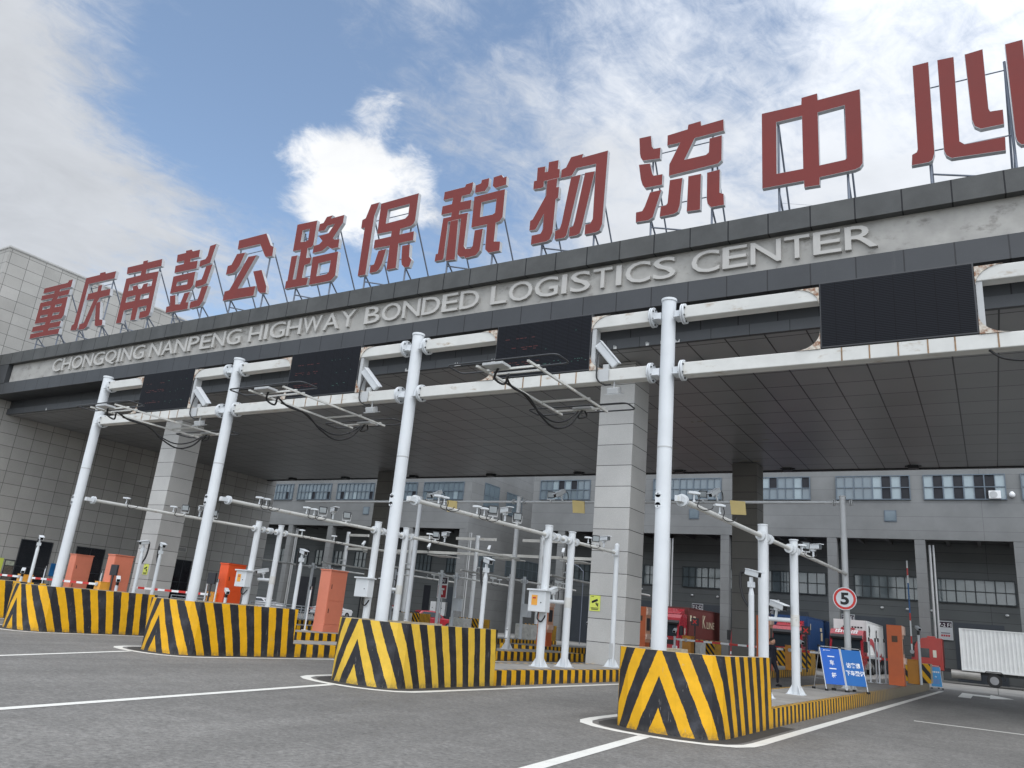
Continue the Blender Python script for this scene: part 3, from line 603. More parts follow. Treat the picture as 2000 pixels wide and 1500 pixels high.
# rooftop character strokes: outlines (x, z) in metres on the sign plane
CH=[
('重',[[[(-51.21,19.41),(-49.6,19.41),(-48.51,19.4),(-48.41,19.56),(-47.97,19.55),(-47.96,19.02),(-49.17,19.04),(-49.21,18.9),(-47.99,18.89),(-48.01,18.51),(-49.16,18.53),(-49.24,18.39),(-48.02,18.38),(-47.91,17.11),(-48.1,16.88),(-49.21,16.9),(-49.29,16.75),(-48.04,16.74),(-48.05,16.38),(-49.22,16.38),(-49.28,16.25),(-47.95,16.24),(-47.96,15.87),(-49.83,15.91),(-51.28,15.9),(-51.32,16.24),(-49.89,16.24),(-49.88,16.32),(-51.28,16.37),(-51.26,16.72),(-49.87,16.73),(-49.89,16.88),(-51.18,16.92),(-51.19,18.39),(-49.85,18.37),(-49.85,18.52),(-51.21,18.55),(-51.25,18.9),(-49.83,18.86),(-49.82,19.01),(-51.19,19.04)],[(-50.7,18.03),(-49.83,18),(-49.83,17.83),(-50.71,17.83)],[(-49.24,17.98),(-48.5,17.96),(-48.53,17.8),(-49.24,17.82)],[(-50.7,17.44),(-49.85,17.39),(-49.86,17.26),(-50.7,17.27)],[(-49.25,17.42),(-48.51,17.39),(-48.55,17.25),(-49.28,17.25)]]]),
('庆',[[[(-46.47,19.39),(-45.02,19.38),(-45.03,19.5),(-44.47,19.49),(-44.38,19.36),(-43.32,19.35),(-43.3,18.86),(-45.98,18.9),(-45.97,16.26),(-45.95,16.02),(-46.05,15.87),(-46.66,15.92),(-46.68,16.27),(-46.47,16.34)]],[[(-45.75,18.22),(-44.81,18.24),(-44.85,18.63),(-44.44,18.62),(-44.41,18.24),(-43.44,18.22),(-43.36,17.77),(-44.35,17.75),(-44.49,17.52),(-44.59,17.28),(-44.88,16.17),(-44.93,15.98),(-45.19,15.83),(-45.79,15.87),(-45.84,16.24),(-45.4,16.27),(-44.95,17.75),(-45.76,17.79)]],[[(-44.48,17.5),(-44.16,17.48),(-43.77,16.29),(-43.43,16.23),(-43.34,15.9),(-43.43,15.84),(-43.97,15.86),(-44.15,15.97),(-44.58,17.36)]]]),
('南',[[[(-42.21,19.4),(-40.73,19.38),(-40.74,19.55),(-40.3,19.54),(-40.27,19.39),(-38.91,19.38),(-38.83,18.91),(-40.19,18.93),(-40.19,18.67),(-38.97,18.62),(-38.86,16.13),(-38.92,15.91),(-39.15,15.83),(-39.81,15.82),(-39.86,16.23),(-39.32,16.26),(-39.34,16.55),(-40.13,16.55),(-40.12,15.79),(-40.6,15.81),(-40.67,16.57),(-41.46,16.53),(-41.45,15.77),(-41.97,15.8),(-42.05,18.64),(-40.68,18.65),(-40.7,18.9),(-42.13,18.95)],[(-41.53,18.18),(-39.37,18.19),(-39.37,17.78),(-39.73,17.78),(-39.75,18.01),(-40.16,18.01),(-40.27,17.75),(-40.53,17.76),(-40.75,18.04),(-41.22,18.03),(-41.08,17.77),(-41.53,17.78)],[(-41.5,17.35),(-40.67,17.38),(-40.65,17.04),(-41.5,17.04)],[(-40.14,17.34),(-39.38,17.34),(-39.35,17.02),(-40.15,17.03)]]]),
('彭',[[[(-37.56,19.39),(-36.83,19.38),(-36.86,19.52),(-36.35,19.5),(-36.22,19.37),(-35.6,19.36),(-35.55,18.9),(-36.24,18.9),(-36.24,18.72),(-35.59,18.7),(-35.54,18.21),(-37.46,18.25),(-37.51,18.7),(-36.8,18.7),(-36.82,18.88),(-37.49,18.91)]],[[(-37.47,18.04),(-35.57,18.04),(-35.51,17.22),(-35.72,16.99),(-37.42,17)],[(-36.99,17.61),(-36.1,17.63),(-36.07,17.36),(-37,17.39)]],[[(-37.37,16.85),(-36.88,16.85),(-36.7,16.26),(-36.29,16.22),(-36.13,16.84),(-35.64,16.85),(-35.81,16.26),(-35.58,16.23),(-35.53,15.83),(-37.41,15.85),(-37.47,16.22),(-37.16,16.24)]],[[(-34.79,19.43),(-34.27,19.46),(-34.46,18.36),(-35.31,18.26),(-35.35,18.32),(-35.37,18.65),(-34.96,18.67),(-34.83,18.84)]],[[(-34.74,18.23),(-34.22,18.24),(-34.41,17.16),(-34.66,17.07),(-35.27,17.04),(-35.34,17.14),(-35.36,17.45),(-34.9,17.47),(-34.84,17.66)]],[[(-34.74,17),(-34.2,16.99),(-34.36,16.11),(-34.56,15.86),(-35.35,15.83),(-35.39,15.89),(-35.42,16.24),(-34.88,16.26),(-34.81,16.49)]]]),
('公',[[[(-32.43,19.31),(-30.36,19.32),(-29.84,18.54),(-29.6,18.41),(-29.56,17.89),(-30.05,17.91),(-30.15,18.01),(-30.69,18.77),(-32.4,18.78)]],[[(-32.37,18.51),(-31.71,18.48),(-31.96,17.76),(-32.19,17.48),(-32.41,17.4),(-32.93,17.41),(-32.93,17.91),(-32.64,17.94)]],[[(-31.41,18.18),(-30.77,18.16),(-31.72,16.44),(-30.39,16.38),(-30.4,15.85),(-32.74,15.9),(-32.74,16.43),(-32.39,16.45)]],[[(-30.8,17.25),(-30.17,17.23),(-29.62,16.33),(-29.57,16.26),(-29.52,15.87),(-29.97,15.92),(-30.14,16.06)]]]),
('路',[[[(-28.15,19.37),(-26.77,19.32),(-26.74,17.99),(-26.87,17.87),(-27.1,17.87),(-27.08,17.35),(-26.71,17.32),(-26.75,16.99),(-27.1,16.96),(-27.12,16.3),(-26.69,16.25),(-26.72,15.86),(-28.2,15.88),(-28.21,16.29),(-28.12,16.3),(-28.15,17.62),(-27.73,17.61),(-27.74,16.31),(-27.53,16.3),(-27.56,17.86),(-28.12,17.89)],[(-27.68,18.95),(-27.21,18.94),(-27.18,18.34),(-27.33,18.28),(-27.68,18.32)]],[[(-26.56,19.08),(-26.32,19.09),(-26.15,19.38),(-25.77,19.39),(-25.85,19.23),(-24.99,19.25),(-24.98,18.84),(-25.49,18.1),(-25.36,18.01),(-25.04,17.98),(-25.02,17.53),(-25.48,17.54),(-25.76,17.72),(-26.08,17.53),(-26.71,17.53),(-26.7,17.93),(-26.35,17.95),(-26.18,18.09),(-26.48,18.4),(-25.84,18.45),(-25.54,18.87),(-26,18.86),(-26.15,18.64),(-26.58,18.68)]],[[(-26.64,17.32),(-24.98,17.32),(-24.91,16.07),(-25.15,15.83),(-26.56,15.83)],[(-26.15,16.89),(-25.38,16.91),(-25.39,16.32),(-25.51,16.24),(-26.16,16.23)]]]),
('保',[[[(-23.35,19.44),(-22.84,19.45),(-23.03,18.78),(-23.02,15.79),(-23.49,15.8),(-23.53,18.25),(-23.75,18.28),(-23.76,18.71),(-23.56,18.77)]],[[(-22.73,19.35),(-20.54,19.4),(-20.53,18.05),(-20.59,17.88),(-20.73,17.79),(-21.32,17.76),(-21.33,17.49),(-20.51,17.49),(-20.49,17.04),(-21.32,17.04),(-21.26,15.83),(-21.81,15.82),(-21.83,17.02),(-22.77,17.05),(-22.78,17.49),(-21.83,17.49),(-21.83,17.75),(-22.69,17.77)],[(-22.24,18.93),(-21,18.95),(-20.99,18.38),(-21.14,18.25),(-22.25,18.22)]],[[(-22.45,16.89),(-21.99,16.9),(-22.12,16.2),(-22.24,15.94),(-22.39,15.83),(-22.8,15.83),(-22.8,16.2),(-22.6,16.24)]],[[(-21.09,16.89),(-20.64,16.87),(-20.59,16.27),(-20.43,16.09),(-20.52,15.75),(-20.8,15.78),(-20.96,15.94),(-21.02,16.15)]]]),
('税',[[[(-19.08,19.12),(-18.01,19.12),(-17.96,19.24),(-17.59,19.26),(-17.59,18.88),(-17.69,18.69),(-18.1,18.69),(-18.13,18.42),(-17.58,18.4),(-17.57,17.96),(-18.13,17.99),(-18.15,17.82),(-17.68,17.81),(-17.69,16.24),(-17.59,16.09),(-17.34,16.07),(-17.25,16.16),(-17.23,16.88),(-16.81,16.88),(-16.86,15.88),(-17.04,15.68),(-17.57,15.65),(-17.61,15.73),(-17.84,15.75),(-18,15.91),(-18.02,17.58),(-18.15,17.58),(-18.08,15.68),(-18.57,15.71),(-18.57,17.57),(-18.68,17.58),(-18.68,15.86),(-18.75,15.77),(-19.15,15.78),(-19.14,16.12),(-19.03,16.13),(-18.98,17.81),(-18.56,17.8),(-18.55,17.98),(-19.11,18),(-19.1,18.42),(-18.6,18.42),(-18.58,18.71),(-19.09,18.71)]],[[(-17.15,19.26),(-16.77,19.26),(-16.77,18.87),(-16.92,18.66),(-17.44,18.69),(-17.45,19.06),(-17.18,19.1)]],[[(-16.56,19.24),(-16.16,19.27),(-16.06,19.11),(-15.89,19.13),(-15.88,18.72),(-16.42,18.68),(-16.56,18.82)]],[[(-17.45,18.51),(-15.91,18.53),(-15.89,17.22),(-16.02,17.05),(-16.2,17.02),(-16.2,16.17),(-15.89,16.11),(-15.88,15.69),(-16.42,15.69),(-16.6,15.88),(-16.64,17.03),(-17.42,17.04)],[(-17.03,18.15),(-16.3,18.15),(-16.3,17.51),(-16.41,17.45),(-17.03,17.46)]]]),
('物',[[[(-14.43,19.17),(-14.06,19.14),(-14.06,18.87),(-13.93,18.87),(-13.92,19.3),(-13.47,19.28),(-13.47,18.87),(-13.38,18.84),(-13.37,18.45),(-13.45,18.43),(-13.47,18.04),(-13.35,18.03),(-13.35,17.54),(-13.46,17.49),(-13.48,16.04),(-13.58,15.76),(-13.74,15.69),(-14.43,15.69),(-14.43,16.09),(-14.03,16.1),(-13.94,16.28),(-13.95,16.95),(-14.24,16.37),(-14.3,16.31),(-14.56,16.33),(-14.56,16.77),(-14.45,16.81),(-13.93,17.77),(-13.93,18.45),(-14.07,18.45),(-14.06,18.2),(-14.18,18.15),(-14.55,18.19),(-14.55,18.57),(-14.42,18.57)]],[[(-12.92,19.27),(-12.38,19.28),(-12.41,19.12),(-11.31,19.15),(-11.37,15.99),(-11.46,15.73),(-11.63,15.67),(-12.09,15.68),(-12.09,16.1),(-11.88,16.11),(-11.79,16.28),(-11.8,18.67),(-12.64,18.69),(-12.82,18.4),(-13.31,18.41),(-13.31,18.79),(-13.11,18.85)]],[[(-12.85,18.35),(-12.42,18.36),(-12.78,16.19),(-12.86,15.8),(-12.95,15.7),(-13.38,15.71),(-13.38,16.09),(-13.19,16.13),(-13.12,16.38)]],[[(-12.25,18.39),(-11.82,18.36),(-12.22,16.02),(-12.29,15.77),(-12.43,15.7),(-12.76,15.71),(-12.76,16.12),(-12.62,16.13),(-12.56,16.35)]]]),
('流',[[[(-10.04,19.34),(-9.57,19.32),(-9.51,18.84),(-9.44,18.72),(-9.17,18.7),(-9.18,18.23),(-9.86,18.31),(-9.95,18.46),(-9.99,18.65)]],[[(-10.01,18.18),(-9.56,18.13),(-9.45,17.65),(-9.4,17.57),(-9.06,17.55),(-9.06,17.1),(-9.73,17.12),(-9.83,17.27),(-9.91,17.53)]],[[(-9.52,16.9),(-9.08,16.9),(-9.29,16.14),(-9.37,15.84),(-9.53,15.75),(-10.03,15.77),(-10.04,16.18),(-9.8,16.19),(-9.71,16.35)]],[[(-8.92,19.15),(-8.16,19.2),(-8.14,19.39),(-7.67,19.41),(-7.65,19.21),(-6.84,19.24),(-6.82,18.76),(-7.88,18.74),(-8.25,17.94),(-7.46,17.94),(-7.36,18.02),(-7.34,18.58),(-6.89,18.6),(-6.89,17.58),(-7.02,17.46),(-8.82,17.41),(-8.82,17.89),(-8.43,18.7),(-8.92,18.71)]],[[(-8.78,17.23),(-8.3,17.21),(-8.37,16.11),(-8.44,15.87),(-8.59,15.8),(-9.12,15.8),(-9.09,16.23),(-8.9,16.23),(-8.84,16.3)]],[[(-8.09,17.22),(-7.62,17.21),(-7.63,15.77),(-8.12,15.8)]],[[(-7.41,17.2),(-6.95,17.22),(-6.95,16.3),(-6.81,16.21),(-6.79,15.78),(-7.25,15.78),(-7.38,15.95),(-7.41,16.15)]]]),
('中',[[[(-5.51,19.07),(-4.2,19.04),(-4.19,19.31),(-3.68,19.33),(-3.67,19.06),(-2.37,19.08),(-2.38,16.56),(-2.39,16.3),(-2.48,16.17),(-2.63,16.12),(-3.68,16.1),(-3.69,15.82),(-4.17,15.84),(-4.18,16.09),(-5.51,16.11)],[(-5.02,18.58),(-4.19,18.58),(-4.19,16.55),(-5.03,16.57)],[(-3.68,18.57),(-2.85,18.6),(-2.86,16.61),(-2.91,16.56),(-3.68,16.55)]]]),
('心',[[[(-0.82,19.45),(-0.37,19.45),(-0.4,16.14),(-0.47,15.92),(-0.57,15.86),(-1.04,15.87),(-1.01,16.24),(-0.88,16.3),(-0.85,16.39)]],[[(-0.13,19.43),(0.32,19.4),(0.27,16.37),(0.39,16.24),(1.41,16.22),(1.39,15.76),(0.02,15.85),(-0.11,15.98),(-0.16,16.17)]],[[(0.61,19.38),(1.09,19.41),(1.08,17.28),(1.11,17.17),(1.43,17.14),(1.42,16.64),(0.83,16.64),(0.68,16.78),(0.63,17.01)]],[[(1.66,19.38),(2.11,19.39),(2.04,16.06),(2.02,15.83),(1.77,15.84),(1.68,15.98),(1.65,16.19)]]]),]
# ================================================================ rooftop characters
SIGNRED = mat('faded_red_face', srgb(118,57,54), .65, var=.07, vscale=.8, spec=.2, space='World'); SIGNSIDE = mat('white_sign_return', (.42,.43,.44), .45, var=.12, vscale=3)
CLAB = ['first rooftop character from the left, a tall narrow stack of bars','second rooftop character, a roof stroke over a striding figure','third rooftop character, a box frame with three inner windows','fourth rooftop character, with three slanting strokes on its right',
        'fifth rooftop character, open with a bent roof stroke and loose foot stroke','sixth rooftop character, two small boxes beside a crossing stroke','seventh rooftop character, a box above a cross with two loose feet','eighth rooftop character, with two small dots over a box on its right',
        'ninth rooftop character, with long parallel slanting strokes','tenth rooftop character, with two hook-shaped drops on its left','eleventh rooftop character, a wide box crossed by one upright bar','last rooftop character, cut by the right picture edge, of upright hooked strokes']
def character(strokes, label, nm):
    pts = [p for st in strokes for lp in st for p in lp]; xa = min(p[0] for p in pts); xb = max(p[0] for p in pts); za = min(p[1] for p in pts); zb = max(p[1] for p in pts)
    root = thing('sign_character', ((xa+xb)/2, 23.45, 14.93), 'red '+label, 'sign character', 'large red characters on the roof')
    for st in strokes:
        cu = bpy.data.curves.new('stroke', 'CURVE'); cu.dimensions = '2D'; cu.fill_mode = 'BOTH'; cu.extrude = .5
        for lp in st:
            sp = cu.splines.new('POLY'); sp.points.add(len(lp)-1); sp.use_cyclic_u = True
            for p, (x, z) in zip(sp.points, lp): p.co = (x, z, 0, 1)
        t = bpy.data.objects.new('stroke', cu); COL.objects.link(t)
        me = bpy.data.meshes.new_from_object(t.evaluated_get(bpy.context.evaluated_depsgraph_get())); bpy.data.objects.remove(t); bpy.data.curves.remove(cu)
        for v in me.vertices: v.co = Vector((v.co.x-root.location.x, 23.35+(0.5-v.co.z)*.18-root.location.y, v.co.y-root.location.z))
        me.materials.clear(); me.materials.append(SIGNRED); me.materials.append(SIGNSIDE)
        bm = bmesh.new(); bm.from_mesh(me); bmesh.ops.remove_doubles(bm, verts=bm.verts, dist=1e-4); bmesh.ops.recalc_face_normals(bm, faces=bm.faces)
        fr = [f for f in bm.faces if f.normal.y < -.9]
        for f in bm.faces: f.smooth = False; f.material_index = 0 if f.normal.y < -.9 else 1
        # a thin pale rim round every red face
        ins = bmesh.ops.inset_region(bm, faces=fr, thickness=.009, depth=0, use_even_offset=False)
        for f in ins['faces']: f.material_index = 1
        bm.to_mesh(me); bm.free()
        o = bpy.data.objects.new('stroke', me); COL.objects.link(o); o.parent = root
    m = MB(); y = 23.6; l, r_ = xa+.5, xb-.5
    for x in (l, r_): m.cyl((x,y,14.6),(x,y,zb-.5),.04,n=8)
    for z in (() if '中' == nm else (za+.62, zb-.8)): m.cyl((xa+.5,y,z),(xb-.5,y,z),.022,n=6)
    for x in (l, r_):
        m.cyl((x,y,zb-.6),(x,y+2.6,14.6),.035,n=6); m.cyl((x,y,za+.15),(x,y+1.6,14.6),.035,n=6)
    m.cyl((l,y+.02,15.6),(r_,y+.02,14.95),.03 if nm != '中' else .004,n=6)
    m.build('support_frame', STEEL, root)
for (nm, st), lb in zip(CH, CLAB): character(st, lb, nm)

# ================================================================ front gantry
gan = thing('overhead_gantry', (-11.68, 14, 0), 'white steel gantry of tall posts and double crossbeams spanning the lanes in front', 'gantry')
def disc(mb, c, ax, r_, t, m=0): c = Vector(c); ax = Vector(ax); mb.cyl(c-ax*t/2, c+ax*t/2, r_, n=18, m=m)
POSTX = [-24.77,-18.27,-11.68,-5.19,1.4]; LEDX = [(-22.55,-20.02),(-15.92,-13.40),(-9.26,-6.85),(-2.27,.19)]
for i, x in enumerate(POSTX):
    m = MB(); m.cyl((x,14,H),(x,14,8.1),.143,n=28); p = m.build('post', WHITE, gan)
    m = MB(); disc(m,(x,14,8.11),(0,0,1),.16,.05); m.build('cap', WHITE, p)
    m = MB(); m.cyl((x,14,5.0),(x,14,5.03),.146,n=28); m.build('seam', GREYP, p)
    m = MB(); m.obox(Matrix.Translation((x-.05,13.86,3.98)) , .055, .012, .10, 0); disc(m,(x-.05,13.86,4.08),(0,1,0),.055,.024); disc(m,(x-.05,13.86,3.88),(0,1,0),.055,.024)
    for z in (4.10,3.86): disc(m,(x-.05,13.845,z),(0,1,0),.012,.012,1)
    m.build('inspection_plate', [WHITE, DARKM], p)
def beam(xa, xb, zc, name='crossbeam'):
    m = MB(); m.box(xa, xb, 13.88, 14.14, zc-.13, zc+.13); m.build(name, WHITED, gan, bevel=.015)
def flange(x, s, zc):
    m = MB(); m.box(min(x,x+s*.17), max(x,x+s*.17), 13.93, 14.07, zc-.07, zc+.07); disc(m,(x+s*.17,14,zc),(1,0,0),.21,.03); disc(m,(x+s*.21,14,zc),(1,0,0),.21,.03)
    m.box(min(x,x+s*.17), max(x,x+s*.17), 13.84, 14.16, zc-.10, zc-.085)
    for a in range(6): disc(m,(x+s*.19,14+.165*math.cos(a*1.047+.5),zc+.165*math.sin(a*1.047+.5)),(1,0,0),.018,.11,1)
    m.build('flange', [WHITE, DARKM], gan)
def gusset(x, s, z, sz):                       # rusted corner plate, hollow outer edge
    n = 8; poly = [(0,0)]+[(.42*(1-math.sin(t*math.pi/2/n))**1.0, .34*(1-math.cos(t*math.pi/2/n))) for t in range(n+1)]
    m = MB(); m.prism(poly, lambda u, v, d: (x+s*u, d, z+sz*v), 13.86, 13.872); m.build('corner_plate', RUST, gan)
for i in range(4):
    a, b_ = POSTX[i], POSTX[i+1]; l, r_ = LEDX[i]
    for zc, z2 in ((7.78,None),(6.575,None)):
        flange(a+.14, 1, zc); flange(b_-.14, -1, zc)
    beam(a+.36, l-.0, 7.78); beam(r_, b_-.36, 7.78); beam(a+.36, b_-.36, 6.575)
    for x, s in ((l,-1),(r_,1)):
        gusset(x, s, 6.705, 1); gusset(x, s, 7.915, -1)
    m = MB()
    for x in (l+.35,l+.8,l+1.25,l+1.7,l+2.1,r_+.25): m.box(x-.012,x+.012,13.874,13.88,6.45,6.70)
    m.build('beam_seam', mat('rust_streak', (.26,.17,.10), .8, var=.4, vscale=14), gan)
    m = MB(); m.box(r_+.005, r_+.10, 13.9, 14.1, 6.71, 7.65); m.build('board_edge_channel', GREYP, gan)
m = MB(); m.tube([(.3,13.95,6.44),(.5,13.95,6.28),(.9,13.95,6.22),(1.3,13.95,6.35)],.02); m.build('loose_cable', BLACK, gan)
def led_mat():
    m = bpy.data.materials.new('led_face'); m.use_nodes = True; nt = m.node_tree; b = nt.nodes['Principled BSDF']
    P = N(nt, 'ShaderNodeTexCoord').outputs['Object']; sp = N(nt, 'ShaderNodeSeparateXYZ'); L(nt, P, sp.inputs[0])
    ln = mth(nt, 'FRACT', mth(nt, 'DIVIDE', sp.outputs[2], .032)); row = mth(nt, 'LESS_THAN', ln, .38)
    c = mixc(nt, row, (.003,.0035,.005), (.014,.016,.022))
    md = mth(nt, 'FRACT', mth(nt, 'DIVIDE', sp.outputs[0], .32)); c = mixc(nt, mth(nt, 'LESS_THAN', md, .025), c, (.003,.003,.004))
    L(nt, c, b.inputs['Base Color']); b.inputs['Roughness'].default_value = .6; b.inputs['Specular IOR Level'].default_value = .15; return m
LEDM = led_mat(); REDL = bpy.data.materials.new('dim_red_led'); GRNL = bpy.data.materials.new('dim_green_led')
for mm, cc, st_ in ((REDL,(.5,.03,.02),.09),(GRNL,(.1,.8,.65),.08)):
    mm.use_nodes = True; b = mm.node_tree.nodes['Principled BSDF']; b.inputs['Base Color'].default_value = (.02,.01,.01,1); b.inputs['Emission Color'].default_value = (*cc,1); b.inputs['Emission Strength'].default_value = st_
LLAB = ['leftmost dark display board, showing faint red and green dots','second dark display board from the left, with faint red rows','third dark display board, with red rows and pale green dots','blank black display board at the right, showing nothing']
for i, (l, r_) in enumerate(LEDX):
    t = thing('display_board', ((l+r_)/2, 14, 6.73), LLAB[i], 'display board', 'dark display boards on the gantry')
    MB().box(l+.005, r_-.005, 13.87, 14.13, 6.715, 8.0).build('case', DARKM, t, bevel=.01); MB().box(l+.03, r_-.03, 13.862, 13.87, 6.75, 7.97).build('screen', LEDM, t)
    if i < 3:
        rnd = random.Random(i); m = MB(); g_ = MB()
        for z in (7.0,7.05,7.35,7.40,7.62):
            x = l+.25
            while x < l+1.1:
                w = rnd.uniform(.02,.12)
                if rnd.random() < .6: m.box(x, x+w, 13.858, 13.861, z, z+.010)
                x += w+.03
        for k in range(16): x = l+rnd.uniform(1.25,2.3); z = rnd.choice((6.95,7.0,7.3,7.35,7.66)); g_.box(x, x+.025, 13.858, 13.861, z, z+.010)
        m.build('red_dots', REDL, t); g_.build('green_dots', GRNL, t)

# hanging antenna frames
def antenna_frame():
    r = thing('antenna_frame', (0,0,0), '', 'antenna frame', 'cable-hung antenna frames under the crossbeam')
    m = MB()
    for x in (-.55,.62): m.obox(Matrix.Translation((x,-.1,0)), .022, 1.85, .022)
    for y in (-1.55,-1.3,.75,1.55): m.obox(Matrix.Translation((.03,y,0.03)), .62, .02, .02)
    m.build('rail', WHITED, r)
    for y in (-1.72, 1.62):
        m = MB(); c = []
        for (sx, sy) in ((1,1),(-1,1),(-1,-1),(1,-1)):
            for a in range(5):
                t = {(1,1):0,(-1,1):90,(-1,-1):180,(1,-1):270}[(sx,sy)]+a*22.5; c.append((sx*1.14+.12*math.cos(R(t)), y+sy*.16+.12*math.sin(R(t)), .06))
        m.tube(c+[c[0]], .018, 6); m.build('loop_tube', DARKM, r)
    for x, y in ((-.25,-1.7),(.1,1.62)): MB().obox(Matrix.Translation((x,y,.06)), .24, .16, .03).build('antenna_panel', GREYP, r, bevel=.01)
    m = MB(); m.tube([(-.25,-1.62,.04),(-.4,-1.5,-.12),(-.25,-1.36,-.22),(-.12,-1.42,-.05),(-.3,-1.2,-.02),(-.4,-.8,-.1),(-.35,-.2,-.14),(-.3,.3,-.42),(-.2,.8,-.58),(-.05,1.2,-.42),(.05,1.45,-.08),(.1,1.6,.03)], .024)
    m.tube([(-.45,-1.0,-.06),(-.42,-.3,-.1),(-.34,.25,-.34),(-.2,.7,-.46),(-.1,1.15,-.32),(0,1.5,-.02)], .02); m.tube([(.1,1.62,.03),(.2,1.55,-.14),(.05,1.45,-.2),(-.02,1.6,-.05)], .018); m.build('cable', BLACK, r)
    return r
AF = Proto(antenna_frame())
for (l, r_), lb in zip(LEDX[:3], ('cable-looped antenna frame left, between the first and second white posts','middle cable-looped antenna frame, between the second and third white posts','right cable-looped antenna frame, in front of the big granite pillar')):
    AF.put(((l+r_)/2+.25, 13.85, 6.30), lb)

# ---------------------------------------------------------------- cameras, lamps
def bullet():
    r = thing('security_camera', (0,0,0), '', 'security camera', 'white box cameras on poles and booms')
    b_ = MB().box(-.065,.065,-.24,.2,.20,.32).build('housing', WHITE, r, bevel=.02)
    MB().box(-.078,.078,-.30,.18,.318,.338).build('sun_shield', WHITE, r, bevel=.006)
    m = MB(); m.box(-.05,.05,-.25,-.238,.21,.31,0); m.build('lens', LENS, r)
    m = MB(); m.cyl((0,0,0),(0,0,.2),.028,n=8); m.box(-.04,.04,-.06,.06,.15,.2); m.build('bracket', WHITE, r)
    m = MB(); m.tube([(0,.2,.24),(.02,.28,.18),(.03,.24,.02),(.03,.12,-.10),(.02,.02,-.04)],.014,6); m.build('cable', BLACK, r)
    return r
def smallcam():
    r = thing('lane_sensor', (0,0,0), '', 'sensor', 'small flat white sensors on the camera booms')
    m = MB(); m.prism([(-.17,.0),(.16,.0),(.16,.05),(.02,.075),(-.17,.065)], lambda u, v, d: (d, u, .22+v), -.07, .07); m.build('head', WHITE, r, bevel=.008)
    m = MB(); m.cyl((0,0,0),(0,.0,.22),.022,n=8); m.box(-.035,.035,-.03,.03,.0,.05); m.build('stem', WHITE, r)
    m = MB(); m.tube([(.02,.1,.2),(.03,.14,.06),(.03,.1,-.12),(.03,.28,-.2),(.02,.5,-.14),(.0,.55,-.06)],.014,6); m.build('cable', BLACK, r)
    return r
def flood():
    r = thing('floodlight', (0,0,0), '', 'floodlight', 'small black-framed floodlights')
    m = MB(); m.obox(Matrix.Translation((0,0,.22)) @ Matrix.Rotation(R(12),4,'X'), .125, .045, .105); m.build('case', DARKM, r, bevel=.012)
    m = MB(); m.obox(Matrix.Translation((0,0,.22)) @ Matrix.Rotation(R(12),4,'X') @ Matrix.Translation((0,-.05,0)), .1, .006, .08); m.build('glass', mat('flood_glass', (.34,.37,.38), .2), r)
    m = MB(); m.box(-.14,.14,-.015,.015,.03,.06); m.box(-.14,-.125,-.015,.015,.03,.24); m.box(.125,.14,-.015,.015,.03,.24); m.cyl((0,0,-.03),(0,0,.04),.04,n=8); m.build('yoke', GREYP, r)
    return r
BU, SC, FL = Proto(bullet()), Proto(smallcam()), Proto(flood())
BOOM = {1:'the boom of the far-left lane, behind the first white post',2:'the boom behind the second white post',3:'the boom leading to the big front pillar',4:'the rightmost boom, leading to the speed sign pole'}
def on_boom(k, lst):
    cnt = {'S':0,'F':0,'B':0}; words = ['first','second','third','fourth','fifth']
    for ty, y, *dz in lst:
        n = words[cnt[ty]]; cnt[ty] += 1; P_ = (AX(k,y), y, 4.12)
        if ty == 'S': SC.put(P_, '%s small flat sensor on %s' % (n, BOOM[k]), (0,0,R(-62+8*(cnt[ty] % 3))), .72)
        if ty == 'F': FL.put(P_, '%s floodlight on %s' % (n, BOOM[k]), (0,0,R(38)), 1.0)
        if ty == 'B': BU.put(P_, '%s white box camera on %s' % (n, BOOM[k]), (0,0,R(58)), 1.1)
on_boom(1, [('S',15.45),('S',17.2),('F',17.65),('B',18.25),('F',18.85),('S',23.1),('S',24.9)])
on_boom(2, [('S',15.4),('S',15.65),('S',17.2),('S',17.5),('F',17.85),('B',18.3),('F',18.9),('S',23.15),('F',23.5),('B',24.05)])
on_boom(3, [('S',15.2),('S',15.42),('S',16.8),('S',17.12),('F',17.5),('B',18.1),('F',18.7),('S',22.9),('F',23.4),('B',24.0)])
on_boom(4, [('S',14.95),('S',16.45),('S',23.3),('F',23.65),('B',24.6)])
PAIR = {1:(20.9,22.0),2:(20.4,21.85),3:(20.45,21.85),4:(19.55,22.4)}; BEND = {1:29.2,2:29.2,3:24.9,4:29.1}
def baseplate(mb, x, y, z):
    for a in range(4): mb.prism([(0,0),(.16,0),(.0,.26)], lambda u, v, d, a=a: (x+math.cos(a*1.571+.6)*(.09+u)-math.sin(a*1.571+.6)*d, y+math.sin(a*1.571+.6)*(.09+u)+math.cos(a*1.571+.6)*d, z+.02+v), -.006, .006)
    mb.box(x-.22,x+.22,y-.22,y+.22,z,z+.02)
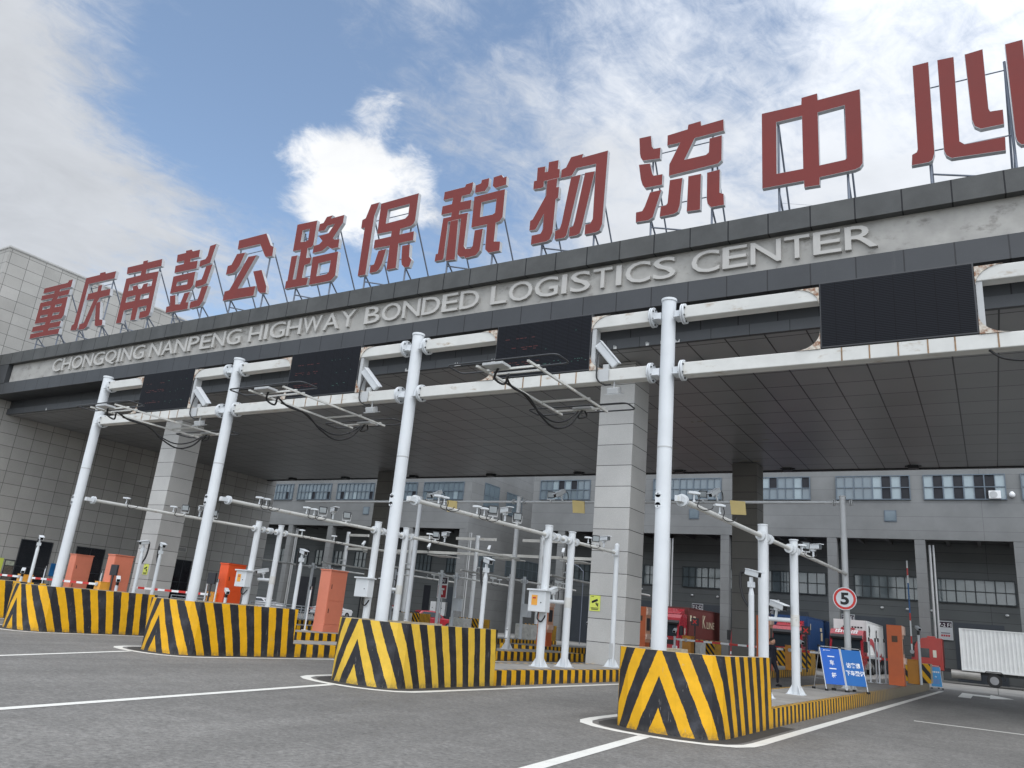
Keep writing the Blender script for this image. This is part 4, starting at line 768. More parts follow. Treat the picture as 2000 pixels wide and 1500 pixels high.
for k in (1,2,3,4):
    bm_ = thing('camera_boom', (AX(k,21), 21, H), {1:'white pipe boom on two poles in the far-left lane',2:'white pipe boom on two poles behind the second gantry post',3:'white pipe boom on two poles ending by the big front pillar',4:'white pipe boom on two poles ending at the speed sign pole'}[k], 'camera boom', 'white camera booms over the islands')
    m = MB(); m.cyl((AX(k,14.1),14.1,4.05),(AX(k,BEND[k]),BEND[k],4.05),.052,n=14); m.build('pipe', WHITED, bm_)
    for j, y in enumerate(PAIR[k]):
        x = AX(k, y); m = MB(); m.cyl((x,y,H+.02),(x,y,4.32),.118 if j == 0 else .108,n=20); disc(m,(x,y,4.33),(0,0,1),.125,.03); baseplate(m, x, y, H); m.build('pole', WHITE, bm_)
        if j == 1: m = MB(); m.cyl((x,y,2.05),(x,y,2.35),.114,n=20); m.build('clamp', WHITED, bm_)
    for y in [14.32]+[PAIR[k][0]-.2,PAIR[k][0]+.22,PAIR[k][0]+.5,PAIR[k][1]-.5,PAIR[k][1]-.2,PAIR[k][1]+.22]: m = MB(); disc(m,(AX(k,y),y,4.05),(0,1,0),.12,.03); disc(m,(AX(k,y+.05),y+.05,4.05),(0,1,0),.12,.04); m.build('flange', WHITE, bm_)
    m = MB(); m.box(AX(k,14.2)-.06,AX(k,14.2)+.06,14.1,14.3,4.0,4.11); m.build('mounting_box', WHITE, bm_)
    if k == 3:
        x = AX(3,24.9)+.02; m = MB(); m.cyl((x,24.95,H+.02),(x,24.95,4.3),.085,n=16); m.sph((x,24.95,4.3),.085,0,12,6); m.box(x-.1,x+.1,24.8,24.93,3.95,4.15); baseplate(m, x, 24.95, H); m.build('end_pole', WHITE, bm_)
        m = MB(); m.box(x-.07,x+.05,24.85,24.87,.62,1.1); m.build('inspection_plate', GREYP, bm_)
    # side arm with a camera over the lane
    y = PAIR[k][1]; x = AX(k, y); m = MB(); m.cyl((x-.1,y,2.2),(x-.78,y,2.2),.06,n=12); m.build('side_arm', WHITE, bm_)
    c = BU.put((x-.5, y, 2.25), {1:'white box camera on a side arm beside the left switch box',2:'white box camera on a side arm, half behind the third gantry post',3:'white box camera on a side arm facing the viewer beside the stickered switch box',4:'large white box camera on a side arm left of the blue boards'}[k], (R(14),0,R({4:52,3:2}.get(k,-20))), 1.25 if k == 4 else 1.1)
    if k < 4:                                    # switch box on the first pole
        y = PAIR[k][0]; x = AX(k, y); b_ = thing('switch_box', (x, y-.1, 1.84), {1:'white switch box with amber sticker on the far-left pole',2:'plain white switch box half hidden by the third gantry post',3:'weathered white switch box with amber sticker left of the big pillar'}[k], 'switch box', 'white switch boxes on the boom poles')
        MB().box(x-.30,x+.26,y-.40,y-.10,1.84,2.42).build('case', WHITE, b_, bevel=.015); MB().box(x-.35,x+.31,y-.45,y-.07,2.42,2.47).build('lid', WHITE, b_, bevel=.01)
        MB().cyl((x+.12,y-.412,2.1),(x+.12,y-.40,2.1),.018).build('lock', DARKM, b_)
        if k != 2:
            MB().box(x-.19,x-.0,y-.404,y-.40,2.02,2.30).build('sticker', AMBER, b_); MB().box(x-.15,x-.05,y-.407,y-.404,2.2,2.24).build('sticker_mark', REDT, b_)
        m = MB(); m.tube([(x-.05,y-.2,1.84),(x-.06,y-.22,1.66),(x+.05,y-.2,1.58),(x+.12,y-.16,1.68),(x+.12,y-.1,1.75)],.022); m.build('cable', BLACK, b_)
# thin poles with a camera on top
def thin_pole():
    r = thing('camera_pole', (0,0,H), '', 'camera pole', 'thin white camera poles on the islands')
    m = MB(); m.cyl((0,0,H),(0,0,2.55),.06,n=14); m.cyl((0,0,2.55),(0,0,2.7),.06,.035,n=14); m.build('pole', WHITE, r)
    m = MB(); m.box(-.07,.07,-.05,.05,2.7,2.82); m.box(-.03,.03,-.03,.03,2.8,2.92); m.build('bracket', WHITE, r)
    h = MB(); h.obox(Matrix.Translation((.02,-.03,3.0)) @ Matrix.Rotation(R(12),4,'X'), .07,.17,.06); ho = h.build('camera_housing', WHITE, r, bevel=.015)
    h = MB(); h.obox(Matrix.Translation((.02,-.03,3.0)) @ Matrix.Rotation(R(12),4,'X') @ Matrix.Translation((0,-.03,.068)), .085,.2,.008); h.obox(Matrix.Translation((.02,-.03,3.0)) @ Matrix.Rotation(R(12),4,'X') @ Matrix.Translation((0,-.172,0)), .05,.004,.045, 1); h.build('shield_and_lens', [WHITE, LENS], ho)
    m = MB(); m.tube([(.0,.14,3.0),(-.02,.24,3.02),(-.03,.26,2.8),(-.02,.2,2.5),(0,.07,2.3)],.03); m.build('cable', BLACK, r)
    return r
TP = Proto(thin_pole())
for x, y, lb, rz in ((-32.0,17,'thin camera pole at the far left, above the leftmost barrier',70),(-25.3,17.0,'left one of two thin camera poles before the left front pillar',10),(-25.35,17.75,'right one of two thin camera poles before the left front pillar',70),
                     (-18.27,17.7,'thin camera pole left of the peach cabinet',70),(-11.42,17.7,'thin camera pole rising from the third barrier from the left',60),(-4.45,17.6,'thin camera pole rising from the nearest barrier',70)):
    TP.put((x,y,H), lb, (0,0,R(rz)))
# cameras and lamps on the gantry beams
def reader():
    r = thing('gantry_camera', (0,0,0), '', 'camera', 'slanted white cameras on the crossbeam')
    mt = Matrix.Translation((0,0,.36)) @ Matrix.Rotation(R(-38),4,'Y') @ Matrix.Rotation(R(18),4,'X')
    m = MB(); m.obox(mt, .085,.085,.30); m.build('housing', WHITE, r, bevel=.025)
    m = MB(); m.obox(mt @ Matrix.Translation((.095,0,0)), .008,.1,.32); m.build('sun_shield', WHITE, r)
    m = MB(); m.box(-.06,.06,-.04,.04,0,.14); m.box(-.12,.12,-.15,-.143,-.27,0); m.build('bracket', GREYP, r)
    m = MB(); m.tube([(-.12,-.06,.5),(-.16,-.12,.3),(-.14,-.18,0),(-.12,-.17,-.22),(.02,-.12,-.33),(.14,-.05,-.32)],.018,6); m.build('cable', BLACK, r)
    return r
def lanelamp():
    r = thing('lane_lamp', (0,0,0), '', 'lamp', 'small grey lamps under the crossbeam')
    m = MB(); m.obox(Matrix.Rotation(R(18),4,'X'), .12,.1,.06); m.build('case', GREYP, r, bevel=.012); m = MB(); m.obox(Matrix.Rotation(R(18),4,'X') @ Matrix.Translation((0,0,-.07)), .16,.13,.01); m.build('hood', GREYP, r)
    m = MB(); m.box(-.012,.012,-.012,.012,.05,.2); m.build('stem', GREYP, r); return r
RD, LLp = Proto(reader()), Proto(lanelamp())
for x, lb in ((-19.65,'left'),(-13.05,'middle'),(-6.52,'right')):
    RD.put((x,14.0,6.705), '%s slanted white camera on the lower crossbeam of the gantry' % lb); LLp.put((x+.22,13.95,6.25), '%s small grey lamp hanging under the lower crossbeam' % lb)

# ---------------------------------------------------------------- grey portal across the lanes at y = 29.2
po = thing('portal_frame', (-13.5, 29.2, H), 'grey portal frame of poles and one long pipe across the lanes under the canopy', 'portal')
PPX = {1:-22.9, 2:-17.45, 4:-4.2}
for k, x in PPX.items():
    m = MB(); m.cyl((x,29.2,H),(x,29.2,6.72),.105,n=18); disc(m,(x,29.2,6.73),(0,0,1),.12,.03); baseplate(m, x, 29.2, H); m.build('pole', GREYP if k != 1 else WHITE, po)
    m = MB(); m.box(x-.05,x+.05,29.08,29.1,.75,1.15); disc(m,(x,29.09,1.15),(0,1,0),.05,.02); disc(m,(x,29.09,.75),(0,1,0),.05,.02); m.build('inspection_plate', PAPER, po)
m = MB(); m.cyl((-30.5,29.2,6.52),(-4.2,29.2,6.52),.055,n=12)
for x in PPX.values():
    for s in (-.25,.25,-.3,.3): disc(m,(x+s,29.2,6.52),(1,0,0),.12,.02)
m.build('pipe', GREYP, po)
CARD = mat('beige_sheet', srgb(196,176,118), .7, var=.06)
for xx, lb in ((-21.0,'left'),(-14.5,'middle'),(-7.85,'right')):
    s = tag(MB().prism([(-.30,.03),(.27,-.02),(.31,-.52),(-.24,-.5)], lambda u, v, d: (xx+u, d, 6.55+v), 29.10, 29.13).build('beige_sheet', CARD, origin=(xx,29.1,6.3)), '%s one of three beige sheets hanging on the grey portal pipe' % lb, 'sheet', 'beige sheets on the portal pipe')
    FL.put((xx-1.35,29.15,6.55), '%s floodlight standing on the grey portal pipe' % lb, (0,0,R(15)), 1.25)
    BU.put((xx-.78,29.15,6.55), '%s box camera tilted down on the grey portal pipe' % lb, (R(28),0,R(-20)), 1.35)
sg = thing('speed_sign', (-4.22,29.0,3.22), 'round white speed sign with red ring and the number 5 on a grey pole', 'road sign')
m = MB(); m.cyl((-4.22,29.06,3.22),(-4.22,29.03,3.22),.375,n=48); m.build('plate', WHITE, sg); m = MB(); n = 48
SRED = mat('sign_red', srgb(196,48,42), .4, var=.04)
ring = [(math.cos(2*math.pi*i/n), math.sin(2*math.pi*i/n)) for i in range(n)]
for i in range(n): a, b_ = ring[i], ring[(i+1)%n]; m.quad([(-4.22+a[0]*.35,29.025,3.22+a[1]*.35),(-4.22+b_[0]*.35,29.025,3.22+b_[1]*.35),(-4.22+b_[0]*.275,29.025,3.22+b_[1]*.275),(-4.22+a[0]*.275,29.025,3.22+a[1]*.275)])
m.build('red_ring', SRED, sg, fix=False); text_mesh('5', 'number', INK, sg, (-4.22,29.02,3.22), (1,0,0), (0,0,1), .27, .40, .006, 0, .035, True)
for x, lb in ((-11.95,'lime yellow camera notice on the big front pillar'),(-37.75,'faded yellow camera notice on the left front pillar')):
    r = thing('camera_notice', (x,25.76,2.1), lb, 'sign', 'yellow camera notices on the front pillars'); MB().box(x-.2,x+.2,25.762,25.775,2.1,2.63).build('sheet', YSG, r)
    m = MB(); y = 25.759; T = lambda pts: m.prism([(x+u, 2.1+v) for u, v in pts], lambda u, v, d: (u, d, v), 25.757, 25.762)
    T([(-.13,.33),(.09,.42),(.12,.35),(-.10,.26)]); T([(-.13,.29),(.08,.375),(.085,.365),(-.12,.275)]); T([(.02,.27),(.06,.30),(.09,.22),(.13,.22),(.13,.19),(.06,.19)]); T([(.10,.15),(.13,.15),(.13,.28),(.10,.28)])
    m.build('camera_symbol', INK, r); m = MB()
    for zz, w in ((.10,.15),(.065,.13),(.04,.13)): m.box(x-w,x+w,25.758,25.762,2.1+zz,2.1+zz+.016)
    m.box(x-.15,x-.05,25.758,25.762,2.58,2.6); m.build('small_print', INK, r)
# ================================================================ cabinets, kiosks, lane barriers
def cabinet(x, y, m_, label, h=2.55, sides=None):
    r = thing('tall_cabinet', (x, y, H), label, 'cabinet', 'tall orange cabinets on the islands')
    MB().box(x-.31,x+.31,y-.5,y+.55,H,H+.3).build('plinth', m_, r, bevel=.006); MB().box(x-.30,x+.30,y-.49,y+.54,H+.3,H+h-.02).build('body', m_, r, bevel=.008)
    m = MB(); m.box(x-.33,x+.33,y-.52,y+.57,H+h-.02,H+h+.03); m.build('roof', m_, r, bevel=.008)
    for z0, z1 in ((H+.32,H+1.28),(H+1.30,H+h-.25)):
        d = MB().box(x+.30,x+.312,y-.46,y+.51,z0,z1).build('door', m_, r, bevel=.004); MB().box(x+.312,x+.325,y-.36,y-.33,(z0+z1)/2-.02,(z0+z1)/2+.16).build('handle', BLACK, d)
    return r
PEACH = mat('peach_cabinet_paint', srgb(208,124,98), .45, var=.06, dirt=(.5,.22,.13), dirt_amt=.04)
cabinet(-24.52, 25.8, PEACH, 'large peach cabinet with two doors between the second and third barriers')
cabinet(-31.35, 26.0, REDORANGE, 'bright orange cabinet left of the white switch box on the far-left pole')
cabinet(-37.85, 24.3, PEACH, 'peach cabinet in front of the left granite pillar, behind a black panel')
cabinet(-44.7, 26.3, PEACH, 'peach cabinet just right of the first white gantry post')
def post2():
    r = thing('marker_post', (0,0,H), '', 'post', 'thin white sensor posts on the islands'); m = MB(); m.cyl((0,0,H),(0,0,2.15),.035,n=10); m.box(-.1,.1,-.1,.1,H,H+.02); m.build('pole', WHITE, r)
    MB().box(-.03,.03,-.05,.05,2.0,2.15).build('sensor_head', BLACK, r); return r
MP = Proto(post2())
for x, y, lb in ((-24.95,25.0,'thin white post against the left side of the large peach cabinet'),(-45.15,25.6,'thin white post left of the first peach cabinet'),(-42.2,26.2,'thin white post between the two left peach cabinets'),(-38.5,24.6,'thin white post in front of the left granite pillar'),
                 (-31.95,25.2,'left of two thin posts beside the bright orange cabinet'),(-31.0,25.0,'right of two thin posts beside the bright orange cabinet'),(-47.9,26.2,'short thin post at the left end behind the boom arm'),
                 (-4.55,37.5,'first of four thin posts right of the blue boards'),(-4.38,38.1,'second of four thin posts right of the blue boards'),(-4.2,37.5,'third of four thin posts right of the blue boards'),(-4.03,38.1,'last of four thin posts, next to the rust-orange kiosk')):
    MP.put((x,y,H), lb)
def boom_gate(x, y, s, label, L_=6.0, up=False, m_=AMBER, zt=1.53, za=1.42):
    r = thing('boom_gate', (x, y, H), label, 'boom gate', 'lane boom gates')
    b_ = MB().box(x-.24,x+.24,y-.3,y+.3,H,zt).build('housing', m_, r, bevel=.015); MB().box(x-.25,x+.25,y-.31,y+.31,zt,zt+.03).build('lid', m_, r, bevel=.008); MB().box(x-.19,x+.19,y-.306,y-.30,H+.15,zt-.12).build('door', m_, b_, bevel=.003)
    if up:
        m = MB(); n = 12
        for i in range(n): a = za+L_*i/n; c_ = (0,1,0,0,1,2,2,2,2,0,1,0)[i]; m.box(x-.03,x+.03,y-.36,y-.32,a,a+L_/n,c_)
        m.build('arm', [PAPER, SRED, mat('boom_blue', srgb(52,98,150), .5)], r)
    else:
        m = MB(); n = 11
        for i in range(n):
            a = x+s*(.05+L_*i/n); b2 = x+s*(.05+L_*(i+1)/n); m.box(min(a,b2),max(a,b2),y-.38,y-.31,za-.05,za+.05,0 if i % 2 == 0 or i == 0 else 1)
        m.build('arm', [PAPER, SRED], r)
    m = MB(); disc(m,(x,y-.34,za),(0,1,0),.09,.06); m.build('pivot', GREYP, r); return r
boom_gate(-31.75, 25.6, -1, 'lowered red and white boom across the lane behind the left front pillar')
boom_gate(-37.7, 23.6, -1, 'lowered red and white boom in front of the first peach cabinet')
boom_gate(-45.7, 24.0, -1, 'lowered boom at the left picture edge with an amber housing')
def panel(x, y, lb):
    r = thing('signal_board', (x,y,H), lb, 'signal panel', 'black lane panels on short posts'); MB().cyl((x,y,H),(x,y,1.95),.045,n=8).build('post', DARKM, r); MB().box(x-.27,x+.27,y-.05,y+.05,1.9,2.42).build('panel', mat('black_panel', (.02,.022,.028), .5), r, bevel=.012)
panel(-37.2, 23.7, 'black square panel in front of the second peach cabinet'); panel(-31.45, 25.0, 'black square panel left of the bright orange cabinet')
def plate_cam(x, y, lb, h=1.2, s=1.0, rz=60):
    r = thing('plate_camera', (x,y,H), lb, 'security camera', 'low cameras on short white stubs')
    MB().cyl((x,y,H),(x,y,h),.07*s,n=10).build('stub', WHITE, r); MB().box(x-.05,x+.05,y-.05,y+.05,h,h+.2).build('joint', BLACK, r)
    mt = Matrix.Translation((x,y,h+.3)) @ Matrix.Rotation(R(rz),4,'Z') @ Matrix.Rotation(R(14),4,'X'); hh = MB().obox(mt, .09*s,.30*s,.08*s).build('housing', WHITE, r, bevel=.02)
    m = MB(); m.obox(mt @ Matrix.Translation((0,-.302*s,0)), .07*s,.004,.06*s); m.build('lens', LENS, hh)
plate_cam(-42.6, 22.2, 'low box camera on a stub beside the first white post', 1.45); plate_cam(-35.0, 22.6, 'low box camera with black coil before the left granite pillar', 1.45); plate_cam(-30.6, 25.3, 'low box camera before the bright orange cabinet', 1.35)
plate_cam(-8.2, 41.8, 'low camera on a stub left of the red cross light on the chevron island', 1.45, .9, 40); plate_cam(-14.75, 42.2, 'low camera on a stub beside the brown truck cab', 1.45, .9, 10); plate_cam(-19.95, 42.3, 'low camera on a stub left of the big granite pillar', 1.45, .9, 10)
def kiosk(x, y, lb):
    r = thing('card_kiosk', (x, y, H), lb, 'kiosk', 'rust-orange card kiosks')
    MB().box(x-.3,x+.27,y-.32,y+.32,H,2.73).build('body', ORANGE2, r, bevel=.01); MB().box(x-.31,x+.28,y-.33,y+.33,H,H+.35).build('plinth', ORANGE2, r, bevel=.006)
    MB().prism([(-.32,1.05),(-.32,2.73),(.32,2.73),(.32,1.05)], lambda u, v, d: (d, y+u, v), x+.27, x+.285).build('front_panel', mat('kiosk_front', srgb(214,160,130), .5, var=.06), r)
    m = MB(); m.box(x+.27,x+.36,y-.3,y+.3,2.35,2.7,0); m.build('display_hood', mat('kiosk_hood', srgb(224,190,170), .5), r, bevel=.01); MB().box(x+.27,x+.36,y-.3,y+.3,1.2,1.45).build('card_tray', MATS['kiosk_hood'], r, bevel=.01); MB().box(x+.286,x+.3,y-.2,y+.2,1.6,2.2).build('slot_panel', DARKM, r)
    MB().box(x-.12,x+.1,y-.325,y-.32,2.05,2.3).build('grille', mat('kiosk_grille', (.09,.045,.02), .6), r)
kiosk(-3.53, 37.6, 'rust-orange kiosk right of the blue boards'); kiosk(-9.0, 38.0, 'rust-orange kiosk behind the walking person'); kiosk(-14.95, 38.0, 'rust-orange kiosk between the big pillar and the fourth white post'); kiosk(-20.45, 38.0, 'rust-orange kiosk behind the stickered switch box')
# far islands
for cx, lb in ((-9.9,'chevron-ended far island with an amber boom housing and red cross light'),(-15.4,'far island below the brown container truck'),(-21.0,'far island behind the stickered switch box'),(-26.9,'far island behind the third barrier'),(-32.4,'far island behind the third gantry post'),(-37.8,'far island left of the third gantry post')):
    r = thing('traffic_island', (cx, 43, 0), lb, 'traffic island', 'far kerbed islands beyond the canopy'); p = [(cx-.95,36),(cx-.95,50),(cx+.95,50),(cx+.95,36)]; q_ = [p[3],p[2],p[1],p[0],p[3]]
    mb = MB(); skin(mb, [p[0],p[3],p[2],p[1],p[0]], [0,1.9,15.9,17.8,31.8], 0, H, 0); mb.build('kerb', MATS['kerb_paint_fine'] if False else KERBF if 'KERBF' in globals() else KERB, r, fix=False)
    MB().quad([(x,y,H+.002) for x, y in q_[:4]]).build('paving', ISLT, r)
    b_ = thing('chevron_block', (cx, 49, H), 'low striped block at the end of the '+lb.split(' with')[0], 'barrier', 'striped end blocks of the far islands')
    mb = MB(); c = [(cx-.95,48.5),(cx+.95,48.5),(cx+.95,49.9),(cx-.95,49.9),(cx-.95,48.5)]
    skin(mb, c[:2], [0,1.9], H, 1.35, 0); skin(mb, c[1:3], [0,1.4], H, 1.35, 1); skin(mb, c[2:], [0,1.9,3.3], H, 1.35, 0); mb.uv[len(mb.f)] = [(0,0)]*4; mb.quad([(x,y,1.35) for x, y in c[:4]], 2)
    mb.build('painted_block', [DIAG, FINE, CAPC], b_, fix=False)
    if cx < -11:
        w = MB().box(cx-.8,cx+.5,47.2,48.2,H,1.3); w = w.build('concrete_block', mat('whitewashed_concrete', (.58,.57,.53), .85, var=.2, vscale=5, dirt=(.05,.05,.045), dirt_amt=.16, dirt_scale=(5,5,1.2)), origin=(cx,47.7,H), bevel=.03); tag(w, 'whitewashed stained block on the '+lb.split(' with')[0], 'concrete block', 'whitewashed blocks on the far islands')
boom_gate(-8.75, 42.4, 1, 'lowered boom behind the blue boards, with an amber housing on the chevron island', 5.0, False, mat('ochre_paint', srgb(190,128,40), .5, var=.1), 1.5, 1.3)
boom_gate(-14.2, 42.8, 1, 'lowered boom below the brown container', 5.0, False, MATS['ochre_paint'], 1.5, 1.3); boom_gate(-19.35, 42.8, 1, 'boom gate with ochre housing left of the big granite pillar', 5.0, False, MATS['ochre_paint'], 1.5, 1.3)
boom_gate(-3.25, 42.0, 1, 'raised red, white and blue boom right of the rust-orange kiosk', 4.1, True, MATS['ochre_paint'], 1.38, 1.75)
plate_cam(-2.95, 41.6, 'camera on a tall white stub beside the raised boom', 2.5, .8, 20)
def cross_light(x, y, lb):
    r = thing('cross_light', (x,y,H), lb, 'signal light', 'red cross lane lights'); MB().cyl((x,y,H),(x,y,2.1),.04,n=8).build('post', DARKM, r); MB().box(x-.2,x+.2,y-.06,y+.06,2.1,2.5).build('case', DARKM, r, bevel=.01)
    m = MB(); g_ = bpy.data.materials.get('lit_red') or bpy.data.materials.new('lit_red'); g_.use_nodes = True; b_ = g_.node_tree.nodes['Principled BSDF']; b_.inputs['Base Color'].default_value = (.4,.02,.02,1); b_.inputs['Emission Color'].default_value = (.9,.06,.05,1); b_.inputs['Emission Strength'].default_value = .1
    for a in (45,-45): m.obox(Matrix.Translation((x,y-.065,2.3)) @ Matrix.Rotation(R(a),4,'Y'), .15,.006,.025)
    m.build('cross', g_, r)
cross_light(-7.95, 42.0, 'red cross light in front of the blue container truck'); cross_light(-14.1, 43.6, 'red cross light before the brown container'); cross_light(-19.2, 43.6, 'red cross light left of the big granite pillar')
# end block of the near island
b_ = thing('chevron_block', (-3.7,45.6,H), 'slant-striped low block at the far end of the near island beside the small blue sign', 'barrier', 'striped end blocks of the far islands')
mb = MB(); c = [(-4.6,44.9),(-2.75,44.9),(-2.75,46.3),(-4.6,46.3),(-4.6,44.9)]; skin(mb, c[:2], [0,1.85], H, 1.25, 0); skin(mb, c[1:], [0,1.4,3.2,4.6], H, 1.25, 1); mb.uv[len(mb.f)] = [(0,0)]*4; mb.quad([(x,y,1.25) for x, y in c[:4]], 1); mb.build('painted_block', [stripes('slanted_paint_large','diag',.5), CAPC], b_, fix=False)

# ---------------------------------------------------------------- blue boards
BLUE1 = mat('blue_board', srgb(8,88,180), .4, var=.05); BLUE2 = mat('deep_blue_board', srgb(10,96,168), .4, var=.05); ALU = mat('aluminium', (.55,.56,.57), .35, .6, var=.05)
def a_board(loc, rz, lean, w, h, zb, m_, label, lines, vertical):
    r = thing('folding_board', (0,0,0), label, 'sign board', 'blue folding boards on the near island')
    e = R(lean); fn = lambda u, v, d=0: (u, v*math.sin(e)+d*math.cos(e), v*math.cos(e)-d*math.sin(e))
    bd = MB().prism([(-w/2,zb),(w/2,zb),(w/2,zb+h),(-w/2,zb+h)], lambda u, v, d: fn(u, v, d), -.012, .0).build('panel', m_, r)
    m = MB()
    for x in (-w/2-.012, w/2+.012): m.tube([fn(x,0),fn(x,zb+h+.06)],.016,8); m.tube([fn(x,zb+h+.04),(x,(zb+h)*math.sin(e)+.36,0.0)],.013,8)
    m.tube([fn(-w/2,zb+h+.05),fn(w/2,zb+h+.05)],.014,8); m.tube([(-w/2,(zb+h)*math.sin(e)+.27,.32),(w/2,(zb+h)*math.sin(e)+.27,.32)],.01,6); m.build('legs', ALU, r)
    for x in (-w/2-.012, w/2+.012):
        for p in (fn(x,0), (x,(zb+h)*math.sin(e)+.36,0.0)): MB().box(p[0]-.03,p[0]+.03,p[1]-.05,p[1]+.05,0,.06).build('rubber_foot', BLACK, r)
        q_ = fn(x,zb+h+.05); MB().box(q_[0]-.03,q_[0]+.03,q_[1]-.03,q_[1]+.05,q_[2]-.02,q_[2]+.04).build('hinge', BLACK, r)
    ux, vx = Vector((1,0,0)), Vector((0,math.sin(e),math.cos(e)))
    for t, u, v, hh in lines: text_mesh(t, 'lettering', TXT, r, fn(u, v, -.014), ux, vx, None, hh, .003, 0, .022, True)
    r.location = loc; r.rotation_euler = (0,0,rz); return r
b1 = a_board((-4.17,26.5,H), R(42), 15, .64, 1.06, .2, BLUE1, 'left blue board with a white column of four characters', [('一',0,1.02,.03),('车',0,.84,.155),('一',0,.66,.03),('杆',0,.47,.155)], True)
MB().cyl((0,0,0),(0,0,0.001),.001).build('logo', TXT, None) if False else None
b2 = a_board((-3.64,26.98,H), R(42), 15, .66, 1.06, .2, BLUE2, 'right blue board with two rows of white characters', [('访客请',.0,.80,.16),('下车登记',.02,.57,.16)], False)
m = MB(); e = R(15)
for i in range(14): a = 2*math.pi*i/14; m.quad([(-.2+.03*math.cos(a), 1.19*math.sin(e)-.014, 1.19*math.cos(e)+.03*math.sin(a)),(-.2+.03*math.cos(a+.45), 1.19*math.sin(e)-.014, 1.19*math.cos(e)+.03*math.sin(a+.45)),(-.2+.015*math.cos(a+.45), 1.19*math.sin(e)-.014, 1.19*math.cos(e)+.015*math.sin(a+.45)),(-.2+.015*math.cos(a), 1.19*math.sin(e)-.014, 1.19*math.cos(e)+.015*math.sin(a))])
m.box(-.15,.0,1.2*math.sin(e)-.015,1.2*math.sin(e)-.013,1.2*math.cos(e),1.2*math.cos(e)+.012); lo = m.build('logo', TXT); lo.parent = b1
LB = mat('light_blue_board', srgb(70,150,206), .45, var=.1, vscale=5)
b3 = a_board((-2.75,49.2,0), R(22), 12, .52, 1.0, .12, LB, 'small pale blue board with a white arrow on the road beyond the near island', [('→',0,.62,.09)], False)
m = MB(); e = R(12)
for i in range(4): u = -.17+i*.1; m.prism([(u,.82),(u+.075,.82),(u+.075,.9),(u,.9)], lambda a, v, d: (a, v*math.sin(e)+d, v*math.cos(e)), -.016, -.013)
lo = m.build('lettering_row', TXT); lo.parent = b3
m = MB()
for j in range(4): m.prism([(-.16,.28+j*.06),(.16,.28+j*.06),(.16,.295+j*.06),(-.16,.295+j*.06)], lambda a, v, d: (a, v*math.sin(e)+d, v*math.cos(e)), -.016, -.013)
lo = m.build('red_print', mat('mauve_print', srgb(150,120,170), .6), b3 if False else None); lo.parent = b3

# ---------------------------------------------------------------- rear gantry and booms
rg = thing('rear_gantry', (-37,55,0), 'white gantry with double crossbeams beyond the canopy, seen between the pillars', 'gantry')
RX = (-51.2,-43.6,-36.6,-30.4,-24.2)
for x in RX: m = MB(); m.cyl((x,55,0),(x,55,8.0),.17,n=14); m.build('post', WHITE, rg)
for a, b_ in zip(RX[:-1], RX[1:]):
    m = MB(); mid = (a+b_)/2; m.box(a+.2,mid-1.3,54.9,55.1,7.6,7.82); m.build('crossbeam', WHITED, rg); m = MB(); m.box(mid+1.3,b_-.2,54.9,55.1,7.6,7.82); m.build('crossbeam', WHITED, rg)
    m = MB(); m.box(a+.2,b_-.2,54.9,55.1,6.35,6.57); m.build('crossbeam', WHITED, rg)
    m = MB(); m.box(mid-1.0,mid+1.0,54.2,56.2,6.15,6.2); m.build('antenna_frame', WHITED, rg)
for x in (-49,-41.5,-35.3,-28.4): BU.put((x,54.9,6.65), {-49:'leftmost',-41.5:'second',-35.3:'third',-28.4:'rightmost'}[x]+' small camera on the rear gantry crossbeam', (R(-35),0,R(200)), 1.3)
for j, (x, lb) in enumerate(((-20.6,'white far boom behind the big pillar and switch box'),(-26.6,'white far boom seen right of the third gantry post'),(-32.2,'white far boom over the red car'),(-37.8,'white far boom left of the third gantry post'),(-44.5,'white far boom above the white railing'))):
    r = thing('camera_boom', (x,46,H), lb, 'camera boom', 'far white camera booms'); m = MB(); m.cyl((x,38.5,4.05),(x-.6,55,4.05),.06,n=10); m.build('pipe', WHITED, r)
    for y in (44.6,46.4): m = MB(); m.cyl((x-.2,y,H if x > -40 else 0),(x-.2,y,4.35),.11,n=12); m.build('pole', WHITE, r)
    for y in (44.3,44.9,46.1,46.7): m = MB(); disc(m,(x-.22,y,4.05),(0,1,0),.13,.05); m.build('flange', WHITE, r)
    if j < 4:
        nm = ('behind the big pillar','right of the third gantry post','over the red car','left of the third gantry post')[j]
        SC.put((x-.05,40.5,4.1), 'small flat sensor near the end of the far boom '+nm, (0,0,R(120)), 1.1); FL.put((x-.3,50.5,4.1), 'floodlight on the far boom '+nm, (0,0,R(150)), 1.1); BU.put((x-.33,51.5,4.1), 'white camera on the far boom '+nm, (0,0,R(120)), 1.2); SC.put((x-.4,52.6,4.1), 'small flat sensor on the far part of the boom '+nm, (0,0,R(120)), 1.1)
        b_ = thing('switch_box', (x-.2,46.6,1.7), 'small white switch box on the far boom pole '+nm, 'switch box', 'white switch boxes on the far poles'); MB().box(x-.1,x+.35,46.2,46.7,1.75,2.55).build('case', WHITE, b_); MB().box(x-.14,x+.39,46.15,46.75,2.55,2.6).build('lid', WHITE, b_)
ls = thing('lane_sign', (-32.6,45.2,H), 'red and dark lane sign with a white camera symbol on a thin post', 'sign')
MB().cyl((-32.6,45.2,H),(-32.6,45.2,2.6),.04,n=8).build('post', WHITE, ls); MB().box(-33.0,-32.2,45.15,45.19,2.5,3.95).build('board', PAPER, ls); MB().box(-32.95,-32.25,45.14,45.15,2.55,3.38).build('red_field', REDB, ls); MB().box(-32.95,-32.25,45.14,45.15,3.48,3.9).build('number_field', PLUM, ls)
text_mesh('D1', 'number', TXT, ls, (-32.6,45.135,3.69), (1,0,0), (0,0,1), None, .24, .005, 0, .02, True)
